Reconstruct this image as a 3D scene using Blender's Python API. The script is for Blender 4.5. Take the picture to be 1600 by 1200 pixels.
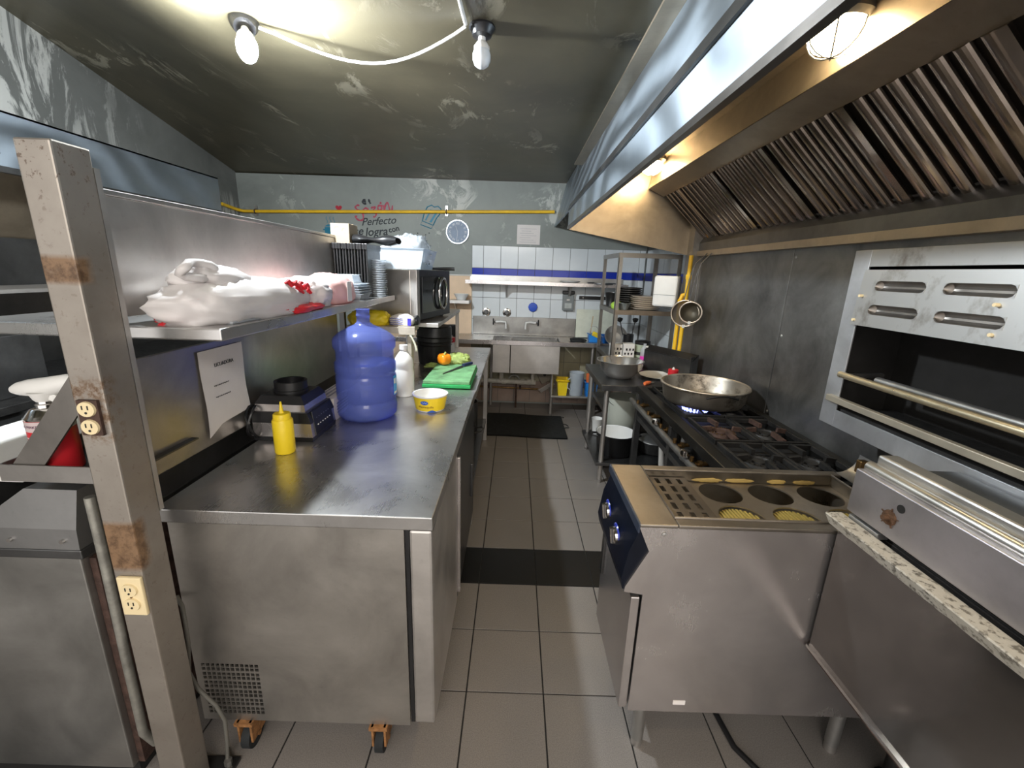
import bpy, bmesh, math, random
from mathutils import Vector, Matrix, noise
random.seed(7)
for o in list(bpy.data.objects): bpy.data.objects.remove(o, do_unlink=True)
SC = bpy.context.scene
COL = SC.collection
PI = math.pi

# ------------------------------------------------------------------ camera
cam_d = bpy.data.cameras.new('camera')
cam = bpy.data.objects.new('camera', cam_d); COL.objects.link(cam)
cam_d.sensor_width = 36.0; cam_d.lens = 675.0/1600.0*36.0
cam_d.clip_start = 0.02
rx = Vector((0.99945920, 0.00860099, 0.03173839))
ry = Vector((0.03288170, -0.25229585, -0.96709131))
rz = Vector((-0.00031048, 0.96761192, -0.25244222))
m = Matrix((rx, -ry, -rz)).transposed().to_4x4()
m.translation = Vector((0, 0, 1.6))
cam.matrix_world = m
SC.camera = cam

# ------------------------------------------------------------------ world, light, exposure
w = bpy.data.worlds.new('world'); SC.world = w; w.use_nodes = True
bg = w.node_tree.nodes['Background']
bg.inputs[0].default_value = (1.0, 0.965, 0.93, 1); bg.inputs[1].default_value = 1.0
def area(name, loc, size, power, col, target):
    l = bpy.data.lights.new(name, 'AREA'); l.shape = 'RECTANGLE'; l.size, l.size_y = size
    l.energy = power; l.color = col
    o = bpy.data.objects.new(name, l); COL.objects.link(o); o.location = loc
    d = Vector(target)-Vector(loc); o.rotation_euler = d.to_track_quat('-Z', 'Y').to_euler()
    return o
area('ceiling_fixture_by_the_entrance', (0.1, -1.3, 2.5), (1.2, 0.4), 22, (1.0, 0.93, 0.84), (-0.2, 1.2, .9))
vs = SC.view_settings
vs.view_transform = 'Standard'; vs.look = 'None'; vs.gamma = 1.0; vs.use_curve_mapping = False
vs.exposure = 0.95

# ------------------------------------------------------------------ materials
def _nt(name):
    mt = bpy.data.materials.new(name); mt.use_nodes = True
    return mt, mt.node_tree, mt.node_tree.nodes['Principled BSDF']
def N(nt, typ, **kw):
    n = nt.nodes.new(typ)
    for k, v in kw.items():
        if k.startswith('i_'):
            key = k[2:]
            n.inputs[int(key) if key.isdigit() else key.replace('_', ' ')].default_value = v
        else: setattr(n, k, v)
    return n
def c4(c): return (c[0], c[1], c[2], 1)
def coords(nt, scale=(1, 1, 1)):
    tc = N(nt, 'ShaderNodeTexCoord'); mp = N(nt, 'ShaderNodeMapping')
    mp.inputs['Scale'].default_value = scale
    nt.links.new(tc.outputs['Object'], mp.inputs[0]); return mp.outputs[0]
def noise_n(nt, vec, scale, detail=4, rough=.6, dist=0):
    n = N(nt, 'ShaderNodeTexNoise'); n.inputs['Scale'].default_value = scale
    n.inputs['Detail'].default_value = detail; n.inputs['Roughness'].default_value = rough
    n.inputs['Distortion'].default_value = dist
    nt.links.new(vec, n.inputs['Vector']); return n.outputs[0]
def ramp(nt, fac, a, b, ca=(0, 0, 0), cb=(1, 1, 1)):
    r = N(nt, 'ShaderNodeValToRGB'); e = r.color_ramp.elements
    e[0].position, e[1].position = a, b; e[0].color, e[1].color = c4(ca), c4(cb)
    nt.links.new(fac, r.inputs[0]); return r.outputs[0]
def mix(nt, fac, a, b):
    mx = N(nt, 'ShaderNodeMix', data_type='RGBA')
    for s, v in ((mx.inputs[0], fac), (mx.inputs[6], a), (mx.inputs[7], b)):
        if hasattr(v, 'is_linked'): nt.links.new(v, s)
        elif isinstance(v, (int, float)): s.default_value = v
        else: s.default_value = c4(v)
    return mx.outputs[2]
def mth(nt, op, a, b=0.0):
    n = N(nt, 'ShaderNodeMath', operation=op)
    for s, v in ((n.inputs[0], a), (n.inputs[1], b)):
        if hasattr(v, 'is_linked'): nt.links.new(v, s)
        else: s.default_value = v
    return n.outputs[0]
def bump(nt, p, h, strength, dist=.01):
    b = N(nt, 'ShaderNodeBump'); b.inputs['Strength'].default_value = strength; b.inputs['Distance'].default_value = dist
    nt.links.new(h, b.inputs['Height']); nt.links.new(b.outputs[0], p.inputs['Normal'])
MATS = {}
def M(name, col=None, rough=.5, metal=0, var=.12, vs=8, stretch=(1, 1, 1), rvar=.1, bmp=0, emit=None, es=0, trans=0, spec=None, alpha=None):
    if name in MATS: return MATS[name]
    mt, nt, p = _nt(name)
    v = coords(nt, stretch)
    n = noise_n(nt, v, vs, 5)
    lo = tuple(max(0, c*(1-var)) for c in col); hi = tuple(min(1, c*(1+var)) for c in col)
    nt.links.new(ramp(nt, n, .3, .7, lo, hi), p.inputs['Base Color'])
    r0, r1 = max(.02, rough-rvar), min(1, rough+rvar)
    rr = N(nt, 'ShaderNodeMapRange'); rr.inputs[3].default_value = r0; rr.inputs[4].default_value = r1
    n2 = noise_n(nt, v, vs*2.3, 6); nt.links.new(n2, rr.inputs[0]); nt.links.new(rr.outputs[0], p.inputs['Roughness'])
    p.inputs['Metallic'].default_value = metal
    if bmp: bump(nt, p, n2, bmp)
    if trans: p.inputs['Transmission Weight'].default_value = trans
    if spec is not None: p.inputs['Specular IOR Level'].default_value = spec
    if emit: p.inputs['Emission Color'].default_value = c4(emit); p.inputs['Emission Strength'].default_value = es
    MATS[name] = mt; return mt
def M_thin(name, col, fac=.5, rough=.15):          # thin translucent plastic
    if name in MATS: return MATS[name]
    mt, nt, p = _nt(name)
    p.inputs['Base Color'].default_value = c4(col); p.inputs['Roughness'].default_value = rough
    t = N(nt, 'ShaderNodeBsdfTransparent'); t.inputs[0].default_value = c4(tuple(min(1, c*.6+.4) if fac < .5 else min(1, c*.8+.25) for c in col))
    mx = N(nt, 'ShaderNodeMixShader'); mx.inputs[0].default_value = fac
    nt.links.new(t.outputs[0], mx.inputs[1]); nt.links.new(p.outputs[0], mx.inputs[2])
    nt.links.new(mx.outputs[0], nt.nodes['Material Output'].inputs[0])
    MATS[name] = mt; return mt
def M_steel(name, col=(.56, .55, .53), rough=.36, grain=(1, 1, 60), smudge=.35, metal=.9, dirt=None, bmp=.03):
    if name in MATS: return MATS[name]
    mt, nt, p = _nt(name)
    g = noise_n(nt, coords(nt, grain), 9, 3)
    s = noise_n(nt, coords(nt), 3.2, 6, .65, .4)
    f = noise_n(nt, coords(nt), 45, 3)
    base = ramp(nt, s, .3, .72, tuple(c*(1-smudge) for c in col), tuple(min(1, c*1.12) for c in col))
    base = mix(nt, mth(nt, 'MULTIPLY', ramp(nt, f, .60, .80), .22), base, tuple(c*.55 for c in col))
    if dirt: base = mix(nt, ramp(nt, noise_n(nt, coords(nt), 5.5, 8, .7), .52, .66), base, dirt)
    nt.links.new(base, p.inputs['Base Color'])
    rr = N(nt, 'ShaderNodeMapRange'); rr.inputs[3].default_value = rough*.65; rr.inputs[4].default_value = rough*1.5
    nt.links.new(mth(nt, 'ADD', mth(nt, 'MULTIPLY', g, .2), mth(nt, 'MULTIPLY', s, .8)), rr.inputs[0])
    nt.links.new(rr.outputs[0], p.inputs['Roughness'])
    p.inputs['Metallic'].default_value = metal
    if bmp: bump(nt, p, g, bmp, .004)
    MATS[name] = mt; return mt

STEEL = M_steel('stainless_steel')
STEEL_TOP = M_steel('stainless_worktop', (.56, .55, .54), .27, (60, 1, 1), .3)
STEEL_SIDE = M_steel('stainless_side', (.60, .57, .54), .42, (1, 1, 40), .25)
STEEL_BRIGHT = M_steel('stainless_polished', (.70, .66, .65), .24, (40, 1, 1), .2, bmp=0)
STEEL_DARK = M_steel('greasy_steel', (.17, .17, .17), .34, (1, 1, 30), .5)
STEEL_WALL = M_steel('smoked_steel_wall', (.30, .30, .295), .42, (1, 1, 25), .55)
STEEL_FILTER = M_steel('filter_steel', (.46, .40, .36), .18, (1, 1, 1), .5, 1.0)
STEEL_HOODIN = M_steel('hood_inner_steel', (.48, .40, .30), .38, (1, 30, 1), .3)
STEEL_OVEN = M_steel('oven_dark_steel', (.24, .225, .215), .12, (1, 1, 30), .3, bmp=0)
STEEL_PALE = M_steel('salamander_steel', (.58, .59, .61), .45, (1, 30, 1), .25, .9)
IRON = M('black_iron', (.028, .027, .026), .5, .5, .5, 14, bmp=.3)
IRON_RUST = M('rusty_iron', (.075, .042, .032), .7, .3, .5, 22, bmp=.5)
BLACK = M('black_plastic', (.012, .012, .013), .35, 0, .3)
BLACK_MATT = M('black_rubber', (.012, .014, .015), .75, 0, .4, 20, bmp=.2)
BLACK_VOID = M('void_shade_black', (.008, .007, .006), .9, 0, .3)  # near-black colour that puts shade into openings, gaps and recesses
WHITE = M('white_plastic', (.78, .77, .74), .4, 0, .05)
WHITE_BRT = M('white_glaze', (.82, .82, .80), .2, 0, .04)
CREAM = M('ivory_plastic', (.80, .66, .40), .45, 0, .1)
YELLOW = M('yellow_paint', (.86, .52, .02), .45, 0, .12)
YELLOW_P = M('yellow_plastic', (.90, .66, .02), .38, 0, .04)
GREEN = M('green_board', (.02, .34, .09), .5, 0, .15)
ORANGE = M('orange_skin', (.86, .25, .01), .3, 0, .12)
LEAF = M('green_leaf', (.33, .42, .12), .55, 0, .5, 25, bmp=.5)
BLUE_P = M('blue_plastic', (.02, .25, .75), .4, 0, .08)
NAVY = M('navy_panel', (.004, .006, .013), .35, 0, .3, spec=.25)
BLUE_RING = M('blue_ring', (.02, .04, .35), .25, 0, .1)
RED = M('red_print', (.62, .02, .03), .4, 0, .1)
ORANGE_P = M('orange_plastic', (.88, .20, .06), .4, 0, .1)
PINK_P = M('pink_plastic', (.85, .06, .50), .4, 0, .1)
LIME = M('lime_cloth', (.50, .78, .10), .7, 0, .15)
BRASS = M('brass', (.22, .13, .05), .4, .9, .35, 30)
PVC = M('pvc_pipe', (.66, .62, .54), .5, 0, .2, 12)
CARD = M('brown_cardboard', (.27, .215, .145), .8, 0, .1, 14)
PAPER = M('white_paper', (.78, .73, .70), .8, 0, .04)
INK = M('black_ink', (.03, .03, .03), .7, 0, .1)
CHROME = M('chrome', (.72, .70, .68), .14, 1, .1)
GREYP = M('grey_plastic', (.20, .22, .22), .4, 0, .2)
BEIGE_M = M('beige_painted_metal', (.52, .46, .38), .5, .2, .25, 10)
PEACH = M('cream_wall_paint', (.80, .60, .42), .8, 0, .06)
GROUT = M('grout', (.022, .021, .02), .9, 0, .3, 30)
PIPE_GALV = M('galvanised_pipe', (.36, .35, .31), .5, .7, .35, 18)
BAG = M_thin('white_bag_film', (.80, .76, .75), .86, .4)
BAG_PINK = M_thin('pink_bag_film', (.80, .52, .50), .85, .4)
CLEAR = M_thin('clear_plastic', (.74, .78, .82), .42, .1)
MILKY = M_thin('milky_plastic', (.70, .76, .82), .6, .25)
BOTTLE_BLUE = M_thin('blue_bottle_plastic', (.22, .29, .78), .33, .14)
WATER = M_thin('bottle_water', (.30, .42, .80), .2, .1)

def mat_floor(name, col):
    mt, nt, p = _nt(name)
    v = coords(nt)
    tc = N(nt, 'ShaderNodeObjectInfo')
    sp = noise_n(nt, v, 260, 2, .8)
    s2 = noise_n(nt, v, 5, 5)
    b = ramp(nt, sp, .35, .62, tuple(c*.70 for c in col), col)
    b = mix(nt, mth(nt, 'MULTIPLY', ramp(nt, s2, .4, .75), .25), b, tuple(c*.72 for c in col))
    b = mix(nt, mth(nt, 'MULTIPLY', tc.outputs['Random'], .12), b, tuple(c*.75 for c in col))
    nt.links.new(b, p.inputs['Base Color'])
    p.inputs['Roughness'].default_value = .42
    p.inputs['Specular IOR Level'].default_value = .35
    return mt
FLOOR_T = mat_floor('speckled_grey_tile', (.27, .245, .225))
FLOOR_B = mat_floor('black_tile', (.012, .012, .012))
def mat_tile(name, col, dirty=.2):
    mt, nt, p = _nt(name)
    oi = N(nt, 'ShaderNodeObjectInfo')
    n = noise_n(nt, coords(nt), 6, 5)
    b = mix(nt, mth(nt, 'MULTIPLY', ramp(nt, n, .45, .75), dirty), col, tuple(c*.6 for c in col))
    b = mix(nt, mth(nt, 'MULTIPLY', oi.outputs['Random'], .08), b, tuple(c*.8 for c in col))
    nt.links.new(b, p.inputs['Base Color']); p.inputs['Roughness'].default_value = .16
    return mt
TILE_W = mat_tile('white_wall_tile', (.74, .78, .80), .15)
TILE_B = mat_tile('blue_wall_tile', (.015, .04, .42), .2)
TILE_Y = mat_tile('yellowed_wall_tile', (.42, .38, .26), .5)
TILE_P = mat_tile('brownish_wall_tile', (.40, .30, .25), .5)

def mat_paint(name, base, dark, peel, amt, sc=3.2, top=None, stretch=(1, 1, 1), rough=.55):
    mt, nt, p = _nt(name)
    v = coords(nt)
    n1 = noise_n(nt, v, 1.4, 6, .6, .5)
    n2 = noise_n(nt, coords(nt, stretch), sc, 9, .72, .8)
    n3 = noise_n(nt, v, 1.1, 2, .5)
    b = ramp(nt, n1, .3, .7, dark, base)
    msk = ramp(nt, n2, amt, amt+.05)
    gate = ramp(nt, n3, .45, .6)
    msk = mth(nt, 'MULTIPLY', msk, gate)
    if top:
        sx = N(nt, 'ShaderNodeSeparateXYZ'); nt.links.new(v, sx.inputs[0])
        mr = N(nt, 'ShaderNodeMapRange'); mr.inputs[1].default_value, mr.inputs[2].default_value = top
        nt.links.new(sx.outputs[2], mr.inputs[0])
        msk = mth(nt, 'MULTIPLY', msk, mr.outputs[0])
    b = mix(nt, msk, b, peel)
    nt.links.new(b, p.inputs['Base Color']); p.inputs['Roughness'].default_value = rough
    bump(nt, p, mth(nt, 'ADD', msk, mth(nt, 'MULTIPLY', n2, .5)), .25, .01)
    return mt
CEIL_M = mat_paint('stained_ceiling_paint', (.13, .113, .072), (.062, .054, .034), (.34, .31, .235), .555, 4.5, None, (1, .45, 1), .38)
WALL_M = mat_paint('grey_wall_paint', (.31, .335, .31), (.21, .228, .212), (.55, .56, .52), .555, 3.4, (1.6, 2.2))
WALLL_M = mat_paint('flaking_wall_paint', (.23, .235, .22), (.13, .135, .125), (.62, .62, .58), .50, 3.6, (1.7, 2.3), (1, 1.3, .35))

def mat_post():
    mt, nt, p = _nt('rust_spotted_post_steel')
    v = coords(nt)
    sx = N(nt, 'ShaderNodeSeparateXYZ'); nt.links.new(v, sx.inputs[0]); z = sx.outputs[2]
    s = noise_n(nt, v, 5, 5)
    base = ramp(nt, s, .3, .7, (.30, .265, .23), (.42, .38, .335))
    tot = None
    def band(z0, z1, soft):
        a = N(nt, 'ShaderNodeMapRange'); a.inputs[1].default_value, a.inputs[2].default_value = z0-soft, z0+soft; nt.links.new(z, a.inputs[0])
        b = N(nt, 'ShaderNodeMapRange'); b.inputs[1].default_value, b.inputs[2].default_value = z1+soft, z1-soft; nt.links.new(z, b.inputs[0])
        return mth(nt, 'MULTIPLY', a.outputs[0], b.outputs[0])
    r = ramp(nt, noise_n(nt, v, 24, 8, .75), .46, .6)
    r2 = ramp(nt, noise_n(nt, v, 60, 4, .7), .60, .66)
    fr = ramp(nt, noise_n(nt, v, 9, 5), .22, .42)
    side = N(nt, 'ShaderNodeMapRange'); side.inputs[1].default_value, side.inputs[2].default_value = -.0, -.02; nt.links.new(sx.outputs[1], side.inputs[0])
    fm = side.outputs[0]
    rust = mth(nt, 'MULTIPLY', band(1.545, 1.60, .006), mth(nt, 'MULTIPLY', fr, fm))
    rust = mth(nt, 'MAXIMUM', rust, mth(nt, 'MULTIPLY', band(.83, .965, .008), mth(nt, 'MULTIPLY', fr, fm)))
    rust = mth(nt, 'MAXIMUM', rust, mth(nt, 'MULTIPLY', band(1.185, 1.33, .015), mth(nt, 'MULTIPLY', r, fm)))
    spk = mth(nt, 'MULTIPLY', band(1.70, 1.9, .05), mth(nt, 'MULTIPLY', r2, 1.0))
    spk = mth(nt, 'MAXIMUM', spk, mth(nt, 'MULTIPLY', r2, .35))
    b = mix(nt, mth(nt, 'MULTIPLY', spk, .8), base, (.09, .05, .03))
    b = mix(nt, mth(nt, 'MULTIPLY', rust, .85), b, (.20, .10, .035))
    b = mix(nt, mth(nt, 'MULTIPLY', mth(nt, 'MULTIPLY', rust, r), .8), b, (.07, .035, .015))
    nt.links.new(b, p.inputs['Base Color'])
    mm = mth(nt, 'SUBTRACT', 1.0, mth(nt, 'MAXIMUM', rust, spk)); nt.links.new(mth(nt, 'MULTIPLY', mm, .7), p.inputs['Metallic'])
    p.inputs['Roughness'].default_value = .42
    return mt
POST_M = mat_post()
def mat_hood():
    mt, nt, p = _nt('hood_outer_steel')
    wv = N(nt, 'ShaderNodeTexWave', wave_type='RINGS'); wv.inputs['Scale'].default_value = 1.1
    wv.inputs['Distortion'].default_value = 9; wv.inputs['Detail'].default_value = 3; wv.inputs['Detail Scale'].default_value = 1.2
    nt.links.new(coords(nt, (1, .7, 1.4)), wv.inputs[0])
    s = noise_n(nt, coords(nt), 2.2, 5)
    nt.links.new(ramp(nt, s, .3, .7, (.36, .42, .48), (.48, .55, .62)), p.inputs['Base Color'])
    rr = N(nt, 'ShaderNodeMapRange'); rr.inputs[3].default_value = .36; rr.inputs[4].default_value = .56
    nt.links.new(wv.outputs[1], rr.inputs[0]); nt.links.new(rr.outputs[0], p.inputs['Roughness'])
    p.inputs['Metallic'].default_value = 1
    return mt
HOOD_M = mat_hood()
def mat_ledge():
    mt, nt, p = _nt('flaked_white_enamel')
    v = coords(nt)
    a = ramp(nt, noise_n(nt, v, 55, 6, .75), .52, .60); a2 = ramp(nt, noise_n(nt, v, 9, 4), .35, .6)
    b = mix(nt, a, (.44, .41, .35), (.04, .036, .028)); b = mix(nt, mth(nt, 'MULTIPLY', a2, .35), b, (.35, .30, .23))
    nt.links.new(b, p.inputs['Base Color']); p.inputs['Roughness'].default_value = .6; bump(nt, p, a, .5, .004)
    return mt
LEDGE_M = mat_ledge()
def mat_burnt():
    mt, nt, p = _nt('heat_stained_steel')
    v = coords(nt)
    st = ramp(nt, noise_n(nt, coords(nt, (1, 4, 3)), 1.6, 5, .7), .53, .72)
    b = mix(nt, mth(nt, 'MULTIPLY', st, .75), (.55, .55, .54), (.12, .075, .03))
    nt.links.new(b, p.inputs['Base Color']); p.inputs['Metallic'].default_value = .85; p.inputs['Roughness'].default_value = .42
    return mt
BURNT = mat_burnt()
def emis(name, col, s):
    mt, nt, p = _nt(name); p.inputs['Base Color'].default_value = c4(col)
    p.inputs['Emission Color'].default_value = c4(col); p.inputs['Emission Strength'].default_value = s; return mt
BULB_ON = emis('lit_bulb', (.88, .95, 1.0), 1150)
HOOD_LAMP = emis('lit_hood_lamp_glass', (1.0, .78, .46), 40)
FLAME = emis('blue_gas_flame', (.22, .28, 1.0), 3.0)

# ------------------------------------------------------------------ mesh builder
class MB:
    def __init__(s): s.v, s.f, s.boxy = [], [], True
    def add(s, vs, fs, mat=None):
        k = len(s.v)
        s.v += [tuple(mat @ Vector(p)) if mat else tuple(p) for p in vs]
        s.f += [tuple(i+k for i in f) for f in fs]; return s
    def box(s, x0, x1, y0, y1, z0, z1, bev=0, mat=None):
        if x0 > x1: x0, x1 = x1, x0
        if y0 > y1: y0, y1 = y1, y0
        if z0 > z1: z0, z1 = z1, z0
        b = min(bev, (x1-x0)*.45, (y1-y0)*.45, (z1-z0)*.45)
        if b <= 0:
            vs = [(x, y, z) for z in (z0, z1) for y in (y0, y1) for x in (x0, x1)]
            return s.add(vs, [(0, 2, 3, 1), (4, 5, 7, 6), (0, 1, 5, 4), (2, 6, 7, 3), (0, 4, 6, 2), (1, 3, 7, 5)], mat)
        bm = bmesh.new(); bmesh.ops.create_cube(bm, size=1)
        for v in bm.verts:
            v.co = Vector((x0+(v.co.x+.5)*(x1-x0), y0+(v.co.y+.5)*(y1-y0), z0+(v.co.z+.5)*(z1-z0)))
        bmesh.ops.bevel(bm, geom=bm.edges[:], offset=b, segments=2, affect='EDGES', profile=.5)
        bm.verts.index_update()
        s.add([v.co.copy() for v in bm.verts], [[v.index for v in f.verts] for f in bm.faces], mat); bm.free(); return s
    def cyl(s, p0, p1, r0, r1=None, n=16, caps=True):
        s.boxy = False
        r1 = r0 if r1 is None else r1
        p0, p1 = Vector(p0), Vector(p1); d = (p1-p0).normalized()
        a = d.orthogonal().normalized(); b = d.cross(a)
        vs = []
        for p, r in ((p0, r0), (p1, r1)):
            for i in range(n):
                t = 2*PI*i/n; vs.append(p+a*math.cos(t)*r+b*math.sin(t)*r)
        fs = [(i, (i+1) % n, n+(i+1) % n, n+i) for i in range(n)]
        if caps: fs += [tuple(range(n-1, -1, -1)), tuple(range(n, 2*n))]
        return s.add(vs, fs)
    def tube(s, pts, r, n=8, closed=False):
        s.boxy = False; n = max(n, 10) if n > 6 else n
        pts = [Vector(p) for p in pts]; L = len(pts); k = len(s.v); up = None
        for i, p in enumerate(pts):
            if closed: d = pts[(i+1) % L]-pts[i-1]
            else: d = pts[min(i+1, L-1)]-pts[max(i-1, 0)]
            d.normalize()
            if up is None: a = d.orthogonal().normalized()
            else:
                a = up-d*up.dot(d)
                a = a.normalized() if a.length > 1e-6 else d.orthogonal().normalized()
            up = a; b = d.cross(a)
            rr = r[i] if isinstance(r, (list, tuple)) else r
            for j in range(n):
                t = 2*PI*j/n; s.v.append(tuple(p+a*math.cos(t)*rr+b*math.sin(t)*rr))
        for i in range(L if closed else L-1):
            q = (i+1) % L
            for j in range(n): s.f.append((k+i*n+j, k+i*n+(j+1) % n, k+q*n+(j+1) % n, k+q*n+j))
        if not closed:
            s.f.append(tuple(k+j for j in range(n-1, -1, -1))); s.f.append(tuple(k+(L-1)*n+j for j in range(n)))
        return s
    def lathe(s, prof, c=(0, 0, 0), n=32, sx=1, sy=1, mat=None):
        s.boxy = False
        vs, fs = [], []
        for r, z in prof:
            for i in range(n):
                t = 2*PI*i/n; vs.append((c[0]+r*sx*math.cos(t), c[1]+r*sy*math.sin(t), c[2]+z))
        L = len(prof)
        for j in range(L-1):
            for i in range(n): fs.append((j*n+i, j*n+(i+1) % n, (j+1)*n+(i+1) % n, (j+1)*n+i))
        return s.add(vs, fs, mat)
    def prism(s, poly, axis, a, b):
        # poly in the two other axes in order (x,y,z minus axis)
        def P(u, w, t):
            return ((t, u, w), (u, t, w), (u, w, t))[axis]
        n = len(poly)
        vs = [P(u, w, a) for u, w in poly]+[P(u, w, b) for u, w in poly]
        fs = [(i, (i+1) % n, n+(i+1) % n, n+i) for i in range(n)]+[tuple(range(n-1, -1, -1)), tuple(range(n, 2*n))]
        return s.add(vs, fs)
    def obox(s, c, size, R, bev=0):
        mt = Matrix.Translation(Vector(c)) @ R.to_4x4()
        x, y, z = [q/2 for q in size]
        return s.box(-x, x, -y, y, -z, z, bev, mt)
    def bar(s, p0, p1, w, h, upv=(0, 0, 1)):
        p0, p1 = Vector(p0), Vector(p1); d = (p1-p0); L = d.length; d.normalize()
        sd = d.cross(Vector(upv)); sd = sd.normalized() if sd.length > 1e-6 else d.orthogonal().normalized(); u = sd.cross(d)
        R = Matrix((sd, d, u)).transposed()
        return s.obox((p0+p1)/2, (w, L, h), R)
    def grid(s, fn, nu, nv, closed_u=False):
        s.boxy = False
        k = len(s.v)
        for i in range(nu):
            for j in range(nv): s.v.append(tuple(fn(i/(nu-1) if not closed_u else i/nu, j/(nv-1))))
        for i in range(nu if closed_u else nu-1):
            for j in range(nv-1):
                q = (i+1) % nu
                s.f.append((k+i*nv+j, k+q*nv+j, k+q*nv+j+1, k+i*nv+j+1))
        return s
    def holes(s, us, vs_, solid, P, th):
        """plate of cells; solid(i,j) False leaves a real hole. P(u,v,t) maps to 3D, t 0..th"""
        nu, nv = len(us)-1, len(vs_)-1
        for i in range(nu):
            for j in range(nv):
                if not solid(i, j): continue
                u0, u1, v0, v1 = us[i], us[i+1], vs_[j], vs_[j+1]
                k = len(s.v)
                for t in (0, th):
                    for u, v in ((u0, v0), (u1, v0), (u1, v1), (u0, v1)): s.v.append(tuple(P(u, v, t)))
                s.f += [(k, k+3, k+2, k+1), (k+4, k+5, k+6, k+7)]
                for (di, dj, a, b) in ((0, -1, 0, 1), (1, 0, 1, 2), (0, 1, 2, 3), (-1, 0, 3, 0)):
                    ii, jj = i+di, j+dj
                    if not (0 <= ii < nu and 0 <= jj < nv) or not solid(ii, jj):
                        s.f.append((k+a, k+b, k+b+4, k+a+4))
        return s
    def build(s, name, mat, parent=None, smooth=35, label=None, origin=None):
        me = bpy.data.meshes.new(name)
        off = Vector(origin) if origin is not None else (parent['_o'] if parent is not None and '_o' in parent else (0, 0, 0))
        off = Vector(off)
        me.from_pydata([tuple(Vector(p)-off) for p in s.v], [], s.f)
        bm = bmesh.new(); bm.from_mesh(me); bmesh.ops.recalc_face_normals(bm, faces=bm.faces[:]); bm.to_mesh(me); bm.free()
        for p in me.polygons: p.use_smooth = True
        me.set_sharp_from_angle(angle=math.radians(18 if s.boxy else max(smooth, 40)))
        me.materials.append(mat)
        o = bpy.data.objects.new(name, me); COL.objects.link(o)
        if parent is not None: o.parent = parent
        else: o.location = off
        o['_o'] = tuple(off)
        if label: o['label'] = label
        return o
def tag(o, label, cat, group=None, kind=None):
    if label: o['label'] = label
    if cat: o['category'] = cat
    if group: o['group'] = group
    if kind: o['kind'] = kind
    return o
def T(name, label, cat, loc, group=None):
    o = bpy.data.objects.new(name, None); COL.objects.link(o); o.location = loc; o['_o'] = tuple(loc)
    o.empty_display_size = .05
    return tag(o, label, cat, group)
def single(mb, name, mat, label, cat, origin, group=None, smooth=35):
    return tag(mb.build(name, mat, None, smooth, None, origin), label, cat, group)
def struct(mb, name, mat, label=None):
    o = mb.build(name, mat); o['kind'] = 'structure'
    if label: o['label'] = label
    return o
ORD = ['lowest', 'second lowest', 'third lowest', 'fourth lowest', 'fifth lowest', 'sixth lowest', 'seventh lowest', 'eighth lowest', 'ninth lowest', 'tenth lowest', 'eleventh lowest', 'twelfth lowest', 'thirteenth lowest', 'fourteenth lowest', 'fifteenth lowest', 'sixteenth lowest', 'topmost']
NTH = ['first', 'second', 'third', 'fourth', 'fifth', 'sixth', 'seventh', 'eighth', 'ninth', 'tenth', 'eleventh', 'twelfth']
def dup(root, loc, rot=None):
    r = root.copy(); COL.objects.link(r); r.location = loc
    if rot is not None: r.rotation_euler = rot
    for ch in list(root.children):
        c = ch.copy(); COL.objects.link(c); c.parent = r
        for g in list(ch.children):
            d = g.copy(); COL.objects.link(d); d.parent = c
    return r
def piece(me_obj, loc, parent):
    c = me_obj.copy(); COL.objects.link(c); c.parent = parent; c.location = loc; return c
def B(*a, **k): return MB().box(*a, **k)
def text(body, size, o, ex, ey, shear=0, align='CENTER', off=0.0, bend=None, extr=.0006):
    cu = bpy.data.curves.new('t', 'FONT'); cu.body = body; cu.size = size; cu.align_x = align; cu.align_y = 'CENTER'
    cu.shear = shear; cu.extrude = extr; cu.offset = off; cu.resolution_u = 3
    ob = bpy.data.objects.new('t', cu); COL.objects.link(ob)
    dg = bpy.context.evaluated_depsgraph_get(); me = ob.evaluated_get(dg).to_mesh()
    o, ex, ey = Vector(o), Vector(ex), Vector(ey); ez = ex.cross(ey)
    vs = [v.co.copy() for v in me.vertices]; fs = [tuple(p.vertices) for p in me.polygons]
    ob.evaluated_get(dg).to_mesh_clear()
    bpy.data.objects.remove(ob); bpy.data.curves.remove(cu)
    mb = MB()
    if bend: mb.add([bend(v) for v in vs], fs)
    else: mb.add([o+ex*v.x+ey*v.y+ez*v.z for v in vs], fs)
    return mb

# ================================================================== THE SETTING
TX, TY = .302, .304
fl = struct(B(-3.6, 1.7, -2.6, 5.3, -.08, -.004), 'floor', GROUT, 'speckled grey square floor tiles with dark joints and one black row')
tm = MB().box(.0028, TX-.0028, .0028, TY-.0028, -.006, 0, .0012).build('floor_tile', FLOOR_T, fl)
tb = MB().box(.0028, TX-.0028, .0028, TY-.0028, -.006, 0, .0012).build('black_floor_tile', FLOOR_B, fl)
B(-3.55, 1.62, -2.6, .725, -.004, 0).build('plain_floor', FLOOR_T, fl)
firstw = firstb = True
for i in range(-4, 6):
    for j in range(-3, 12):
        loc = (-.14+TX*i, 1.639+TY*j, 0)
        if j == 1:
            if firstb: tb.location = loc; firstb = False
            else: piece(tb, loc, fl)
        else:
            if firstw: tm.location = loc; firstw = False
            else: piece(tm, loc, fl)

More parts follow.
